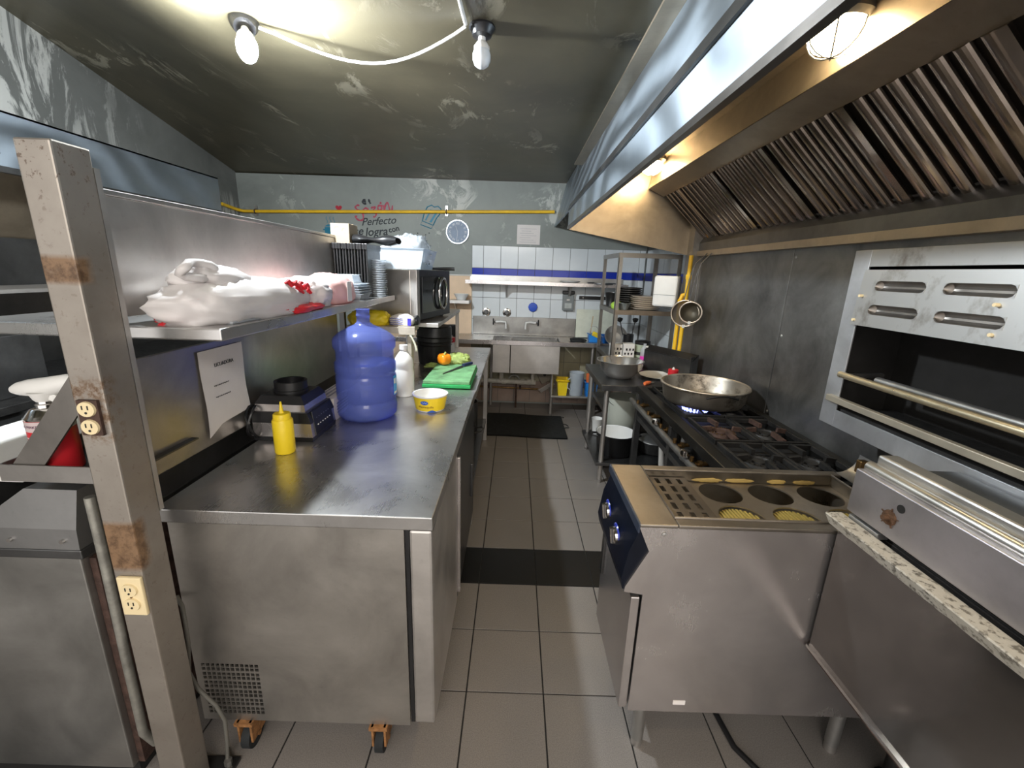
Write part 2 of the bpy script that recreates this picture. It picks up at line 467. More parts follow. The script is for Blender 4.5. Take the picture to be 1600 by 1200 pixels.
def zc(x, y):
    t = min(1, max(0, (-1.3-x)/1.845)); t = t*t*(3-2*t)
    return 2.57+.221*(5.2-y)*t
mb = MB().grid(lambda u, v: (-3.2+4.8*u, -1.2+6.5*v, zc(-3.2+4.8*u, -1.2+6.5*v)), 40, 30)
k = len(mb.v); mb.v += [(x, y, z+.08) for x, y, z in mb.v[:k]]; mb.f += [tuple(reversed([i+k for i in f])) for f in mb.f]
struct(mb, 'ceiling', CEIL_M, 'dark olive stained ceiling with flaking paint')

wb = struct(B(-3.3, 1.62, 5.2, 5.32, 0, 2.56), 'wall_back', WALL_M, 'grey painted back wall with flaking patches and tiled lower right')
# wall tiles on the back wall
def tilemesh(wd, ht, mt, name, parent):
    return MB().box(.0022, wd-.0022, -.008, 0, .0022, ht-.0022, .001).build(name, mt, parent)
rows = [(1.626, 1.876, 'w'), (1.541, 1.626, 'b'), (1.291, 1.541, 'w'), (1.041, 1.291, 'w'), (.791, 1.041, 'w'), (.541, .791, 'y'), (.291, .541, 'y'), (.02, .291, 'p')]
protos = {}
xs = [-.51+.0]+[-.378+.2*i for i in range(10)]
for (z0, z1, kd) in rows:
    for i, x in enumerate(xs):
        x1 = -.378 if i == 0 else x+.2
        if x1 > 1.5: x1 = 1.49
        wd = round(x1-x, 3)
        if wd < .02: continue
        key = (wd, round(z1-z0, 3), kd)
        mt = {'w': TILE_W, 'b': TILE_B, 'y': TILE_Y, 'p': TILE_P}[kd]
        if key in protos: piece(protos[key], (x, 5.2, z0), wb)
        else:
            o = tilemesh(wd, z1-z0, mt, 'wall_tile', wb); o.location = (x, 5.2, z0); protos[key] = o
B(-.512, 1.495, 5.197, 5.2, .02, 1.877).build('tile_grout', M('wall_grout', (.14, .14, .135), .9), wb)
# cream lower part of the back wall left of the tiles
o = B(-1.6, -.515, 5.188, 5.2, .0, 1.53, .002).build('cream_panel', PEACH, wb)
B(-1.6, -.515, 5.176, 5.2, 1.53, 1.545, .002).build('ledge_strip', M('white_ledge', (.62, .60, .56), .6), wb)
B(-.513, -.505, 5.180, 5.2, .86, 1.55).build('edge_strip', BEIGE_M, wb)

wr = struct(B(1.5, 1.62, -1.2, 5.2, 0, 2.56), 'wall_right', STEEL_WALL, 'right wall clad in smoke stained steel sheets, white tiles beyond')
for y0, y1 in ((.0, 1.226), (1.232, 2.426), (2.432, 3.60)):
    sp = B(1.488, 1.5, y0, y1, .05, 2.1, .002).build('steel_sheet', STEEL_WALL, wr)
    for zz in (.86, 1.30, 1.72):
        MB().lathe([(0, .004), (.006, .003), (.009, 0)], (0, 0, 0), 10, mat=Matrix.Translation((1.488, y1-.02, zz)) @ Matrix.Rotation(-PI/2, 4, 'Y')).build('rivet', STEEL, sp)
protos = {}
for (z0, z1, kd) in rows[:6]:
    for i in range(7):
        y = 3.74+.2*i; wd = .2 if y+.2 < 5.19 else 5.19-y
        wd = round(wd, 3); mt = {'w': TILE_W, 'b': TILE_B, 'y': TILE_W}[kd]
        key = (wd, round(z1-z0, 3), kd)
        if key in protos: piece(protos[key], (1.5, y, z0), wr)
        else:
            o = MB().box(-.008, 0, .0022, wd-.0022, .0022, z1-z0-.0022, .001).build('wall_tile', mt, wr); o.location = (1.5, y, z0); protos[key] = o
struct(B(1.40, 1.5, 3.60, 3.735, 0, 2.56), 'trim_1', M_steel('column_steel', (.34, .32, .29), .4), 'narrow steel clad corner column beside the yellow gas pipes')
struct(B(-3.26, -3.145, -1.2, 5.2, 0, 4.0), 'wall_left', WALLL_M, 'left wall with grey paint flaking in white streaks')

# ================================================================== RIGHT EXHAUST HOOD
hd = T('exhaust_hood', 'large stainless exhaust hood with baffle filters over the stove line', 'exhaust hood', (1.0, 2.0, 1.78))
HY0, HY1 = -.1, 3.712
MB().prism([(.41, 1.96), (.425, 1.96), (.425, 2.085), (.41, 2.085)], 1, HY0, HY1).build('fascia', HOOD_M, hd)
MB().prism([(.405, 1.945), (.425, 1.945), (.425, 1.952), (.412, 1.952), (.412, 1.965), (.405, 1.965)], 1, HY0, HY1).build('drip_lip', M_steel('hood_lip_steel', (.16, .15, .14), .3), hd)
MB().prism([(.400, 2.085), (.43, 2.085), (.436, 2.128), (.412, 2.128)], 1, HY0, HY1).build('fold_strip', STEEL_DARK, hd)
MB().prism([(.418, 2.10), (.432, 2.10), (.546, 2.562), (.532, 2.562)], 1, HY0, 5.19).build('upper_panel', HOOD_M, hd)
MB().prism([(.43, 2.42), (1.06, 2.42), (1.06, 2.43), (.43, 2.43)], 1, HY0, HY1).build('roof_sheet', STEEL_HOODIN, hd)
MB().prism([(1.052, 2.42), (1.062, 2.42), (1.037, 2.265), (1.027, 2.265)], 1, HY0, HY1-.02).build('drop_panel', STEEL_HOODIN, hd)
MB().prism([(1.027, 2.262), (1.04, 2.272), (1.155, 2.222), (1.148, 2.208)], 1, HY0, HY1-.02).build('filter_header', M_steel('header_steel', (.36, .31, .25), .33, (1, 30, 1)), hd)
MB().prism([(1.475, 1.905), (1.49, 1.92), (1.487, 1.80), (1.445, 1.80), (1.445, 1.86), (1.46, 1.885)], 1, HY0, HY1-.02).build('filter_rail', STEEL_DARK, hd)
MB().prism([(1.435, 1.80), (1.486, 1.80), (1.486, 1.762), (1.435, 1.762)], 1, HY0, HY1).build('grease_gutter', STEEL_HOODIN, hd)
MB().prism([(.41, 1.945), (.545, 2.55), (1.487, 2.55), (1.487, 1.765), (1.45, 1.765)], 1, HY1, HY1+.012).build('end_panel', STEEL_HOODIN, hd)
MB().prism([(1.15, 2.222), (1.162, 2.234), (1.51, 1.93), (1.498, 1.918)], 1, HY0, HY1-.03).build('filter_backing', M('backing_black', (.03, .024, .018), .5, .3), hd)  # near-black sheet behind the ribs
# baffles: half round ribs running down the slope
ax = Vector((1.487-1.148, 0, 1.893-2.208)); al = ax.length; ax.normalize(); nrm = Vector((-.675, 0, -.738))
def baffle(y, wd):
    mb = MB(); n = 8
    for end in (0.0, 1.0):
        for i in range(n+1):
            t = PI*i/n
            p = Vector((1.15, 0, 2.212))+ax*(al*end)+nrm*(math.sin(t)*.018)+Vector((0, -math.cos(t)*wd/2, 0)); mb.v.append(tuple(p))
    for i in range(n): mb.f.append((i, i+1, n+2+i, n+1+i))
    mb.f.append(tuple(range(n, -1, -1))); mb.f.append(tuple(range(n+1, 2*n+2)))
    return mb
bf = baffle(0, .047).build('filter_baffle', STEEL_FILTER, hd); bf.location = (0, -2.0+.2, 0)
bf_y = [ .2 ]
yy = .2
cnt = 0
while yy < 3.55:
    yy += .0715; cnt += 1
    if cnt % 7 == 0: yy += .028
    c = bf.copy(); COL.objects.link(c); c.parent = hd
    c.location = (0, yy-2.0, 0)
bf.data.transform(Matrix.Translation((0, 2.0, 0)))   # ribs were built at y = 0
for i in range(7):
    y = .2+i*.5285+.485-.02
    if y > 3.6: continue
    MB().bar(Vector((1.15, y+.03, 2.212))+nrm*.012, Vector((1.487, y+.03, 1.9))+nrm*.012, .03, .012, tuple(nrm)).build('filter_frame', STEEL_FILTER, hd)
for name, lab, y in (('hood_lamp', 'round warm bulkhead lamp lit at the near end of hood', 1.62), ('hood_lamp', 'small caged warm lamp lit at the far end of hood', 3.40), ('hood_lamp', 'added warm lamp out of view in the hood, nearest the viewer', .05)):  # third lamp is added out of view to light the left side
    lx = .945 if y > 3 else .99
    L = T(name, lab, 'lamp', (lx, y, 2.40), 'lamps inside the hood')
    MB().lathe([(.095, .02), (.10, -.005), (.085, -.02), (.06, -.02)], (lx, y, 2.40), 24).build('lamp_base', STEEL_DARK, L)
    MB().lathe([(.0, -.095), (.03, -.09), (.055, -.075), (.075, -.045), (.08, -.02), (.06, -.018)], (lx, y, 2.40), 24).build('glass', HOOD_LAMP, L)
    for k in range(3):
        a = PI*k/3
        MB().tube([(lx+math.cos(a)*math.cos(t)*.086, y+math.sin(a)*math.cos(t)*.086, 2.38-math.sin(t)*.084) for t in [PI*q/10 for q in range(11)]], .003, 6).build('guard_wire', STEEL_DARK, L)

# ================================================================== LEFT HOOD
lh = T('exhaust_hood', 'pale blue reflecting steel hood along the left wall, lower than the ceiling', 'exhaust hood', (-2.8, 2.5, 2.0))
MB().prism([(-2.6, 2.03), (-2.59, 2.03), (-2.59, 2.295), (-2.6, 2.295)], 1, .3, 4.02).build('fascia', HOOD_M, lh)
MB().prism([(-2.592, 2.085), (-2.585, 2.085), (-2.585, 2.093), (-2.592, 2.093)], 1, .3, 2.35).build('fold_strip', STEEL_DARK, lh)
MB().prism([(-3.14, 2.285), (-2.59, 2.285), (-2.59, 2.295), (-3.14, 2.295)], 1, .3, 4.02).build('roof_sheet', HOOD_M, lh)
MB().prism([(-2.62, 2.0), (-2.588, 2.0), (-2.588, 2.03), (-2.62, 2.03)], 1, .3, 4.02).build('drip_lip', STEEL_DARK, lh)
MB().prism([(-3.14, 1.95), (-2.6, 2.03), (-2.6, 2.285), (-3.14, 2.285)], 1, 4.01, 4.02).build('end_panel', HOOD_M, lh)
MB().prism([(-3.14, 1.70), (-3.12, 1.70), (-2.72, 2.26), (-2.74, 2.27)], 1, .3, 4.0).build('filter_bank', STEEL_HOODIN, lh)

# ================================================================== CEILING LAMPS
def bulb_lamp(name, lab, loc, tilt, on, zs=.7):
    L = T(name, lab, 'light bulb', loc)
    d = Vector(tilt).normalized(); R = Vector((0, 0, -1)).rotation_difference(d).to_matrix().to_4x4()
    tm_ = Matrix.Translation(Vector(loc)) @ R @ Matrix.Diagonal((.86, .86, zs, 1))
    MB().lathe([(.062, 0), (.064, -.012), (.052, -.03), (.046, -.05), (.030, -.056), (.0, -.056)], n=24, mat=tm_).build('lamp_holder', M('porcelain_black', (.02, .02, .022), .3), L)
    MB().lathe([(.046, -.028), (.050, -.031), (.046, -.034)], n=24, mat=tm_).build('holder_ring', CHROME, L)
    MB().lathe([(.017, -.05), (.018, -.075), (.026, -.085), (.038, -.105), (.038, -.125)], n=24, mat=tm_).build('bulb_neck', WHITE if not on else WHITE_BRT, L)
    MB().lathe([(.038, -.123), (.044, -.145), (.043, -.175), (.034, -.20), (.018, -.214), (0, -.218)], n=24, mat=tm_).build('bulb_glass', BULB_ON if on else M('unlit_bulb', (.72, .76, .80), .25), L)
    return L
bulb_lamp('ceiling_bulb', 'lit white bulb in a dark holder on the ceiling', (-1.16, 2.10, 2.57), (.08, -.14, -.17), True, 1.3)
bulb_lamp('ceiling_bulb', 'unlit bulb in a black ceiling holder where the white cable turns', (-.172, 2.09, 2.57), (.0, -.02, -1), False)
pts = [(-1.10, 2.10, 2.545)]
for i in range(1, 16):
    t = i/16; pts.append((-1.10+.87*t, 2.10-.05*t+.14*math.sin(PI*t), 2.55-.075*math.sin(PI*t)))
pts.append((-.235, 2.05, 2.55))
single(MB().tube(pts, .006, 8), 'lamp_cable', WHITE, 'white cable sagging between the two ceiling bulbs', 'cable', (-.66, 2.1, 2.5))
single(MB().tube([(-.235, 2.05, 2.558), (-.24, 1.9, 2.56), (-.238, 1.5, 2.56), (-.235, 1.0, 2.56)], .008, 8), 'cable_conduit', WHITE, 'straight pale conduit running from the unlit bulb towards the viewer', 'cable', (-.236, 1.5, 2.55))

# ================================================================== POST, PARTITION AND PASS SHELF
po = T('steel_post', 'square rusty steel post standing in front of the counter', 'post', (-.968, .98, 0))
B(-1.005, -.93, .94, 1.025, .012, 1.826, .004).build('tube', POST_M, po)
o = B(-1.05, -.86, .90, 1.07, 0, .012, .002).build('foot_plate', STEEL_DARK, po)
for dx, dy in ((-.885, 1.045), (-.885, .925)):
    MB().cyl((dx, dy, .012), (dx, dy, .032), .012, n=6).build('anchor_bolt', STEEL, po)
B(-.945, -.931, 1.026, 1.040, .95, 1.79).build('edge_angle', STEEL_SIDE, po)
po.children[0]['label'] = 'steel tube with brown rust patches'
def duplex(parent, cx, cz, plate):
    if plate:
        pl = B(cx-.031, cx+.031, .930, .94, cz-.057, cz+.057, .003).build('cover_plate', CREAM, parent)
        yb = .930
    else: yb = .932; pl = parent
    for s in (1, -1):
        rc = MB().lathe([(.0205, 0), (.0195, .005), (0, .005)], n=20, sy=.9, mat=Matrix.Translation((cx, yb, cz+s*.0215)) @ Matrix.Rotation(PI/2, 4, 'X')).build('receptacle', CREAM, parent)
        m2 = MB()
        for dx in (-.007, .006): m2.box(cx+dx-.0012, cx+dx+.0012, yb-.0062, yb-.0045, cz+s*.0215-.0005, cz+s*.0215+.009)
        m2.cyl((cx, yb-.0062, cz+s*.0215-.008), (cx, yb-.0045, cz+s*.0215-.008), .0028, n=10)
        m2.build('slots', BLACK, rc)
    if plate: MB().cyl((cx, yb-.002, cz), (cx, yb, cz), .003, n=8).build('screw', BRASS, parent)
ol = T('wall_outlet', 'ivory duplex outlet with cover plate low on the rusty post', 'outlet', (-.963, .935, .70)); duplex(ol, -.962, .757, True)
ol2 = T('wall_outlet', 'ivory duplex outlet without cover plate high on the rusty post', 'outlet', (-.968, .935, 1.2))
B(-.992, -.944, .932, .9405, 1.20, 1.285, .001).build('back_box', IRON_RUST, ol2); duplex(ol2, -.968, 1.243, False)

pt = T('partition_panel', 'stainless partition sheets behind the counter, hung from the post', 'partition', (-1.035, 1.85, .97))
B(-1.043, -1.03, 1.03, 2.64, 1.45, 1.752, .003).build('upper_sheet', STEEL_SIDE, pt)
B(-1.043, -1.03, 1.03, 2.52, .985, 1.335, .003).build('lower_sheet', M_steel('partition_steel', (.46, .44, .41), .3, (1, 40, 1), .35), pt)
B(-1.05, -1.025, 1.03, 2.64, 1.752, 1.766, .002).build('top_cap', STEEL, pt)
for y in (2.60,): B(-1.05, -1.02, y, y+.03, .93, 1.40).build('upright', STEEL_DARK, pt)
ps = T('pass_shelf', 'stainless pass shelf carrying plastic bags and containers', 'shelf', (-1.1, 1.9, 1.40))
B(-1.47, -.765, 1.12, 2.80, 1.397, 1.43, .004).build('shelf_plate', STEEL_TOP, ps)
for y in (2.0, 2.68): MB().prism([(-1.0, 1.396), (-.80, 1.396), (-1.0, 1.352)], 1, y, y+.006).build('bracket', STEEL, ps)

# ================================================================== REFRIGERATED WORKTABLE
fr = T('refrigerated_worktable', 'stainless refrigerated worktable on rusty casters, front of the left counter', 'refrigerator', (-.62, 1.75, 0))
B(-1.0, -.212, 1.08, 2.435, .878, .92, .003).build('worktop', STEEL_TOP, fr)
# body with ventilation grille cut in the end panel
body = MB()
body.box(-.985, -.30, 1.125, 2.42, .13, .876)
body.build('body', M_steel('fridge_steel', (.47, .445, .41), .36, (30, 1, 1), .3), fr)
us = [-.985, -.963]; 
for i in range(12): us += [us[-1]+.0112, us[-1]+.0155]
us.append(-.30)
vz = [.13, .158]
for i in range(6):
    vz += [vz[-1]+.0115, vz[-1]+.0155, vz[-1]+.0270, vz[-1]+.0350]
vz.append(.876)
def solid(i, j):
    if i < 1 or i > 24 or j < 1 or j > 24: return True
    return not (i % 2 == 1 and j % 2 == 1)
MB().holes(us, vz, solid, lambda u, v, t: (u, 1.10+t, v), .006).build('end_panel', M_steel('fridge_steel'), fr, label='brushed end panel with a square hole ventilation grille')
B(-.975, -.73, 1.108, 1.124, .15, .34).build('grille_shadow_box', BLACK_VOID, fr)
B(-.298, -.286, 1.105, 2.42, .14, .87).build('gasket', BLACK, fr)
for k, (y0, y1) in enumerate(((1.10, 1.66), (1.672, 2.42))):
    d = B(-.285, -.218, y0, y1, .14, .865, .008).build('door', STEEL_SIDE if k == 0 else STEEL_DARK, fr)
    if k == 0: B(-.219, -.204, 1.655, 1.672, .185, .845, .003).build('edge_pull', STEEL_BRIGHT, d)
    else: B(-.219, -.205, 2.22, 2.235, .35, .55, .003).build('edge_pull', STEEL_DARK, d)
for y in (1.13, 2.38): B(-.29, -.215, y-.025, y+.025, .866, .877).build('hinge', STEEL_DARK, fr)
def caster(x, y, parent):
    c = MB().cyl((x-.014, y, .045), (x+.014, y, .045), .045, n=20).build('caster_wheel', BLACK_MATT, parent)
    mb = MB()
    mb.box(x-.024, x-.017, y-.035, y+.035, .045, .13); mb.box(x+.017, x+.024, y-.035, y+.035, .045, .13); mb.box(x-.03, x+.03, y-.04, y+.04, .118, .13)
    mb.cyl((x-.026, y, .045), (x+.026, y, .045), .008, n=8)
    mb.build('caster_fork', M('caster_rust', (.30, .14, .05), .7, .2, .5, 40, bmp=.4), c)
for x, y in ((-.405, 1.125), (-.85, 1.125), (-.405, 2.33), (-.85, 2.33)): caster(x, y, fr)
fr_c = [c for c in fr.children if c.name.startswith('caster')]

cord_pts = [(-.99, 1.09, .62), (-.965, 1.075, .60), (-.952, 1.06, .55), (-.955, 1.06, .48), (-.967, 1.065, .42), (-.975, 1.065, .36), (-.95, 1.06, .30), (-.905, 1.06, .24), (-.885, 1.06, .18), (-.885, 1.055, .10), (-.89, 1.05, .03), (-.92, 1.09, .008)]
single(MB().tube(cord_pts, .006, 8), 'power_cord', M('grey_cord', (.12, .115, .10), .5), 'grey power cord dangling beside the worktable grille', 'cord', (-.93, 1.06, 0))

# ================================================================== REAR WORKTABLE
rt = T('worktable', 'stainless worktable with square legs behind the refrigerated one', 'table', (-.6, 3.2, 0))
B(-1.0, -.212, 2.445, 3.99, .86, .902, .003).build('tabletop', STEEL_TOP, rt)
for x, y in ((-.25, 2.50), (-.25, 3.94), (-.96, 2.50), (-.96, 3.94)):
    B(x-.019, x+.019, y-.019, y+.019, 0, .86, .003).build('leg', STEEL_SIDE, rt)
B(-.97, -.24, 3.925, 3.955, .80, .86).build('apron', STEEL, rt)
B(-.97, -.24, 2.52, 3.92, .20, .225, .002).build('undershelf', STEEL_DARK, rt)
kw = T('saucepan', 'dark saucepan with ring handle under the rear worktable', 'pan', (-.45, 3.2, .226))
MB().lathe([(.0, 0), (.13, 0), (.145, .02), (.15, .19), (.155, .195), (.145, .19), (.138, .02), (0, .012)], (-.43, 3.2, .226), 28).build('body', IRON, kw)
MB().tube([(-.28+.0, 3.2-.06, .38), (-.23, 3.2-.05, .39), (-.215, 3.2, .395), (-.23, 3.25, .39), (-.28, 3.26, .38)], .006, 6).build('handle', STEEL_DARK, kw)
for i, (x, y, mtx) in enumerate(((-.40, 2.75, BLACK), (-.42, 3.62, STEEL_DARK))):
    t = T(('crate', 'stock_pot')[i], ('black crate low under the rear worktable by the fridge', 'dull steel stock pot under the rear worktable near the far leg')[i], ('crate', 'pot')[i], (x, y, .226))
    if i == 0:
        B(x-.13, x+.13, y-.17, y+.17, .226, .24).build('base', mtx, t)
        for a in (-.13, .122): B(x+a, x+a+.008, y-.17, y+.17, .24, .42).build('side', mtx, t)
        for a in (-.17, .162): B(x-.122, x+.122, y+a, y+a+.008, .24, .42).build('end', mtx, t)
    else:
        MB().lathe([(0, 0), (.12, 0), (.125, .01), (.125, .26), (.132, .265), (.12, .262), (.118, .015), (0, .012)], (x, y, .226), 28).build('body', mtx, t)
        for s in (-1, 1): MB().tube([(x-.04, y+s*.122, .42), (x-.035, y+s*.155, .425), (x+.035, y+s*.155, .425), (x+.04, y+s*.122, .42)], .006, 6).build('handle', mtx, t)

# ================================================================== OVERSHELF STAND + MICROWAVE
st = T('overshelf_stand', 'beige metal stand on the rear worktable carrying the microwave', 'stand', (-.78, 3.3, .902))
B(-1.02, -.63, 2.62, 2.86, 1.212, 1.25, .003).build('front_board', BEIGE_M, st)
B(-1.0, -.50, 2.86, 4.0, 1.222, 1.25, .003).build('shelf_plate', STEEL_SIDE, st)
B(-.655, -.63, 2.64, 2.70, .902, 1.212, .003).build('leg', BEIGE_M, st)
B(-1.02, -.99, 2.64, 2.70, .902, 1.212, .003).build('leg', BEIGE_M, st)
B(-.535, -.505, 3.94, 3.97, .902, 1.222, .003).build('leg', STEEL_SIDE, st)
B(-.99, -.96, 3.94, 3.97, .902, 1.222, .003).build('leg', STEEL_SIDE, st)
B(-.70, -.60, 2.608, 2.62, 1.205, 1.256, .002).build('corner_plate', BEIGE_M, st)
mw = T('microwave_oven', 'steel sided microwave with black door and oval chrome handle on the stand', 'microwave', (-.75, 3.12, 1.25))
B(-.98, -.60, 2.82, 3.44, 1.265, 1.59, .006).build('case', M_steel('microwave_steel', (.60, .56, .51), .36, (40, 1, 1), .2), mw)
dr = B(-.60, -.562, 2.822, 3.438, 1.268, 1.588, .006).build('door', BLACK, mw)
B(-.563, -.555, 2.9, 3.3, 1.31, 1.55, .003).build('door_window', M('dark_glass', (.02, .022, .025), .08), dr)
B(-.602, -.556, 2.818, 2.86, 1.265, 1.592, .003).build('front_frame', STEEL_SIDE, mw)
hp = [(-.535, 3.22+.075*math.cos(t), 1.43+.105*math.sin(t)) for t in [2*PI*i/28 for i in range(28)]]
MB().tube(hp, .011, 8, True).build('oval_handle', CHROME, mw)
for s in (-1, 1): MB().cyl((-.565, 3.22, 1.43+s*.105), (-.535, 3.22, 1.43+s*.105), .009, n=8).build('handle_stud', CHROME, mw)
for x in (-.95, -.62):
    for y in (2.86, 3.40): MB().cyl((x, y, 1.25), (x, y, 1.266), .015, n=10).build('foot', BLACK, mw)
mw.rotation_euler = (0, 0, -.2)
# tub with bags on the microwave
tb2 = T('plastic_tub', 'clear plastic tub filled with bags on top of microwave', 'tub', (-.76, 3.05, 1.592))
def tubbox(cx, cy, z, w0, d0, w1, d1, h, th=.004):
    mb = MB()
    def ring(w_, d_, zz): return [(cx-w_, cy-d_, zz), (cx+w_, cy-d_, zz), (cx+w_, cy+d_, zz), (cx-w_, cy+d_, zz)]
    r = ring(w0, d0, z)+ring(w1, d1, z+h)+ring(w1+.012, d1+.012, z+h)+ring(w1-th, d1-th, z+h+.003)+ring(w0-th, d0-th, z+th)
    fs = [(3, 2, 1, 0)]
    for L in range(4): fs += [(L*4+i, L*4+(i+1) % 4, L*4+4+(i+1) % 4, L*4+4+i) for i in range(4)]
    fs.append((16, 17, 18, 19)); return mb.add(r, fs)
tubbox(-.77, 3.05, 1.592, .16, .20, .19, .23, .125).build('tub', MILKY, tb2)
def blob(c, s, seed, amp=.35, nu=64, nv=36, fr_=2.5, flat=True, pw=.6, film=True):
    nu, nv = max(nu, 40), max(nv, 22)
    def fn(u, v):
        th = 2*PI*u; ph = PI*v
        cp_, sp_ = math.cos(ph), math.sin(ph)
        d = Vector((math.cos(th)*sp_, math.sin(th)*sp_, cp_))
        e = Vector(((abs(d.x)**pw)*(1 if d.x > 0 else -1), (abs(d.y)**pw)*(1 if d.y > 0 else -1), (abs(d.z)**.8)*(1 if d.z > 0 else -1)))
        e = d*.45+e*.55
        q = Vector((d.x*s[0], d.y*s[1], d.z*s[2]))/max(s)*fr_+Vector((seed*3.1, seed*1.7, seed))
        k = 1+amp*.55*noise.noise(q)+amp*.25*noise.noise(q*2.3)
        fold = 1-abs(noise.noise(Vector((q.x*2.0, q.y*2.6, q.z*4+7))))*2.2
        k += amp*.28*max(0, fold)**3
        p = Vector((e.x*s[0], e.y*s[1], e.z*s[2]))*k
        if flat and p.z < -s[2]*.62: p.z = -s[2]*.62
        return p+Vector(c)
    return MB().grid(fn, nu, nv, True)
def bagthing(name, lab, c, s, seed, mt, amp=.35, rot=0, fr_=2.5, cat='bag', group=None):
    o = single(blob(c, s, seed, amp, fr_=fr_), name, mt, lab, cat, (c[0], c[1], c[2]-s[2]*.62), group, 180)
    return o
bagthing('plastic_bag', 'crumpled clear bag heaped inside the tub on the microwave', (-.72, 3.05, 1.68), (.12, .16, .13), 3, CLEAR, .4)
bagthing('plastic_bag', 'greyish bag wedged in the left of the tub on the microwave', (-.86, 3.0, 1.65), (.07, .13, .08), 5, BAG, .3)
sp = T('spatula', 'black handled utensil lying on top of the microwave', 'utensil', (-.56, 3.25, 1.592))
MB().tube([(-.66, 3.34, 1.60), (-.60, 3.34, 1.60), (-.53, 3.345, 1.601), (-.46, 3.35, 1.602)], [.008, .009, .012, .012], 8).build('handle', BLACK, sp)
B(-.74, -.655, 3.31, 3.37, 1.597, 1.601).build('blade', BLACK, sp)

# ---- black trays on edge, box, pouch
tr0 = T('black_tray', 'first black plastic tray on edge counted from the steel partition', 'tray', (-1.015, 2.62, 1.43), 'black trays stacked on edge')
mbt = MB().box(-1.020, -1.010, 2.50, 2.74, 1.43, 1.715, .003); mbt.build('tray', BLACK, tr0)
B(-1.0225, -1.0075, 2.494, 2.746, 1.69, 1.722, .002).build('rim', BLACK, tr0)
for i in range(1, 12):
    dup(tr0, (-1.015+.0165*i, 2.62+random.uniform(-.004, .004), 1.43))['label'] = NTH[i]+' black plastic tray on edge counted from the steel partition'
cb = T('cardboard_box', 'small kraft cardboard box on top of the black trays', 'box', (-1.0, 2.62, 1.722))
B(-1.05, -.945, 2.56, 2.70, 1.723, 1.83, .002).build('carton', CARD, cb)
B(-1.05, -.945, 2.628, 2.632, 1.829, 1.832).build('flap_seam', M('dark_card', (.35, .25, .15), .8), cb)
MB().tube([(-1.03+.0075*q, 2.5595, 1.80+.012*math.sin(q*1.9)+(.018 if q in (2, 3) else 0)) for q in range(10)], .0014, 5).build('scribble', M('pale_scribble', (.42, .32, .2), .8), cb)
pch = MB().grid(lambda u, v: (-.935+.25*u, 2.62+(.055+.02*math.sin(7*u))*math.cos(2*PI*v), 1.748+(.022+.008*math.sin(9*u+1))*math.sin(2*PI*v)-.0*u), 14, 17)
single(pch, 'black_pouch', BLACK, 'flat black pouch lying beside the cardboard box on the black trays', 'pouch', (-.85, 2.62, 1.725), smooth=60)
# clear lids stack
l0 = MB().lathe([(.0, 0), (.036, 0), (.038, .004), (.046, .006), (.046, .009), (.036, .009), (.0, .004)], (0, 0, 0), 20)
l0 = single(l0, 'clear_cup', CLEAR, 'lowest clear cup in the tall stack beside the black trays', 'cup', (0, 0, 0), 'clear cups in a stack'); l0.location = (-.80, 2.60, 1.43)
for i in range(1, 17):
    c = l0.copy(); COL.objects.link(c); c.location = (-.80+random.uniform(-.002, .002), 2.60, 1.43+.0125*i); c['label'] = ORD[i]+' clear cup in the tall stack beside the black trays'
# clamshell containers
c0 = T('clear_container', 'lowest clear takeaway container stacked beside the pink bag', 'container', (-.86, 2.34, 1.43), 'clear takeaway containers')
def clam():
    mb = tubbox(-.86, 2.34, 1.43, .055, .065, .068, .078, .03); return mb
clam().build('shell', CLEAR, c0)
B(-.932, -.788, 2.258, 2.422, 1.459, 1.463, .001).build('rim', CLEAR, c0)
for i in range(1, 5): dup(c0, (-.86-.004*i, 2.34, 1.43+.0125*i))['label'] = (ORD[i] if i < 4 else 'topmost')+' clear takeaway container stacked beside the pink bag'
c1 = T('clear_container', 'upturned clear container with lettering label on top of the takeaway containers', 'container', (-.885, 2.33, 1.512))
tubbox(-.885, 2.33, 1.515, .055, .06, .045, .05, .04).build('shell', CLEAR, c1)

# ---- bags on the pass shelf
bg1 = T('carrier_bag', 'big white plastic carrier bag with red print lying on the pass shelf', 'bag', (-.90, 1.45, 1.43))
blob((-.90, 1.44, 1.475), (.125, .33, .075), 1, .28, 56, 30, 2.2).build('bag', BAG, bg1, 180)
blob((-.90, 1.30, 1.55), (.07, .12, .035), 8, .35, 40, 20, 2.6, False).build('folded_top', BAG, bg1, 180)
hpts = [(-.86+.01*math.sin(3*t), 1.20+.06*math.cos(t), 1.575+.02*math.sin(t)) for t in [2*PI*i/16 for i in range(16)]]
MB().tube(hpts, .012, 6, True).build('handle_loop', BAG, bg1, 180)
for i, (y, z, L) in enumerate(((1.56, 1.535, .05), (1.61, 1.53, .045), (1.66, 1.52, .04), (1.60, 1.505, .06), (1.68, 1.50, .03))):
    MB().tube([(-.80+.004*q, y+L*(q/4-.5), z+.008*math.sin(q*2+i)) for q in range(5)], [.004, .009, .011, .008, .004], 6).build('red_print', RED, bg1)
bagthing('carrier_bag', 'smaller white knotted bag between the big carrier bag and pink bag', (-.875, 1.80, 1.475), (.10, .13, .07), 11, BAG, .35)
rb = bagthing('red_bag', 'red edged bag flattened under the front of the white bags', (-.81, 1.62, 1.441), (.045, .16, .018), 14, RED, .45)
bagthing('red_bag', 'red bag corner poking out at the near end of the white carrier bag', (-.92, 1.19, 1.443), (.05, .045, .022), 15, RED, .4)
bp = T('pink_bag', 'translucent pink bag with folded papers inside on the pass shelf', 'bag', (-.88, 2.06, 1.43))
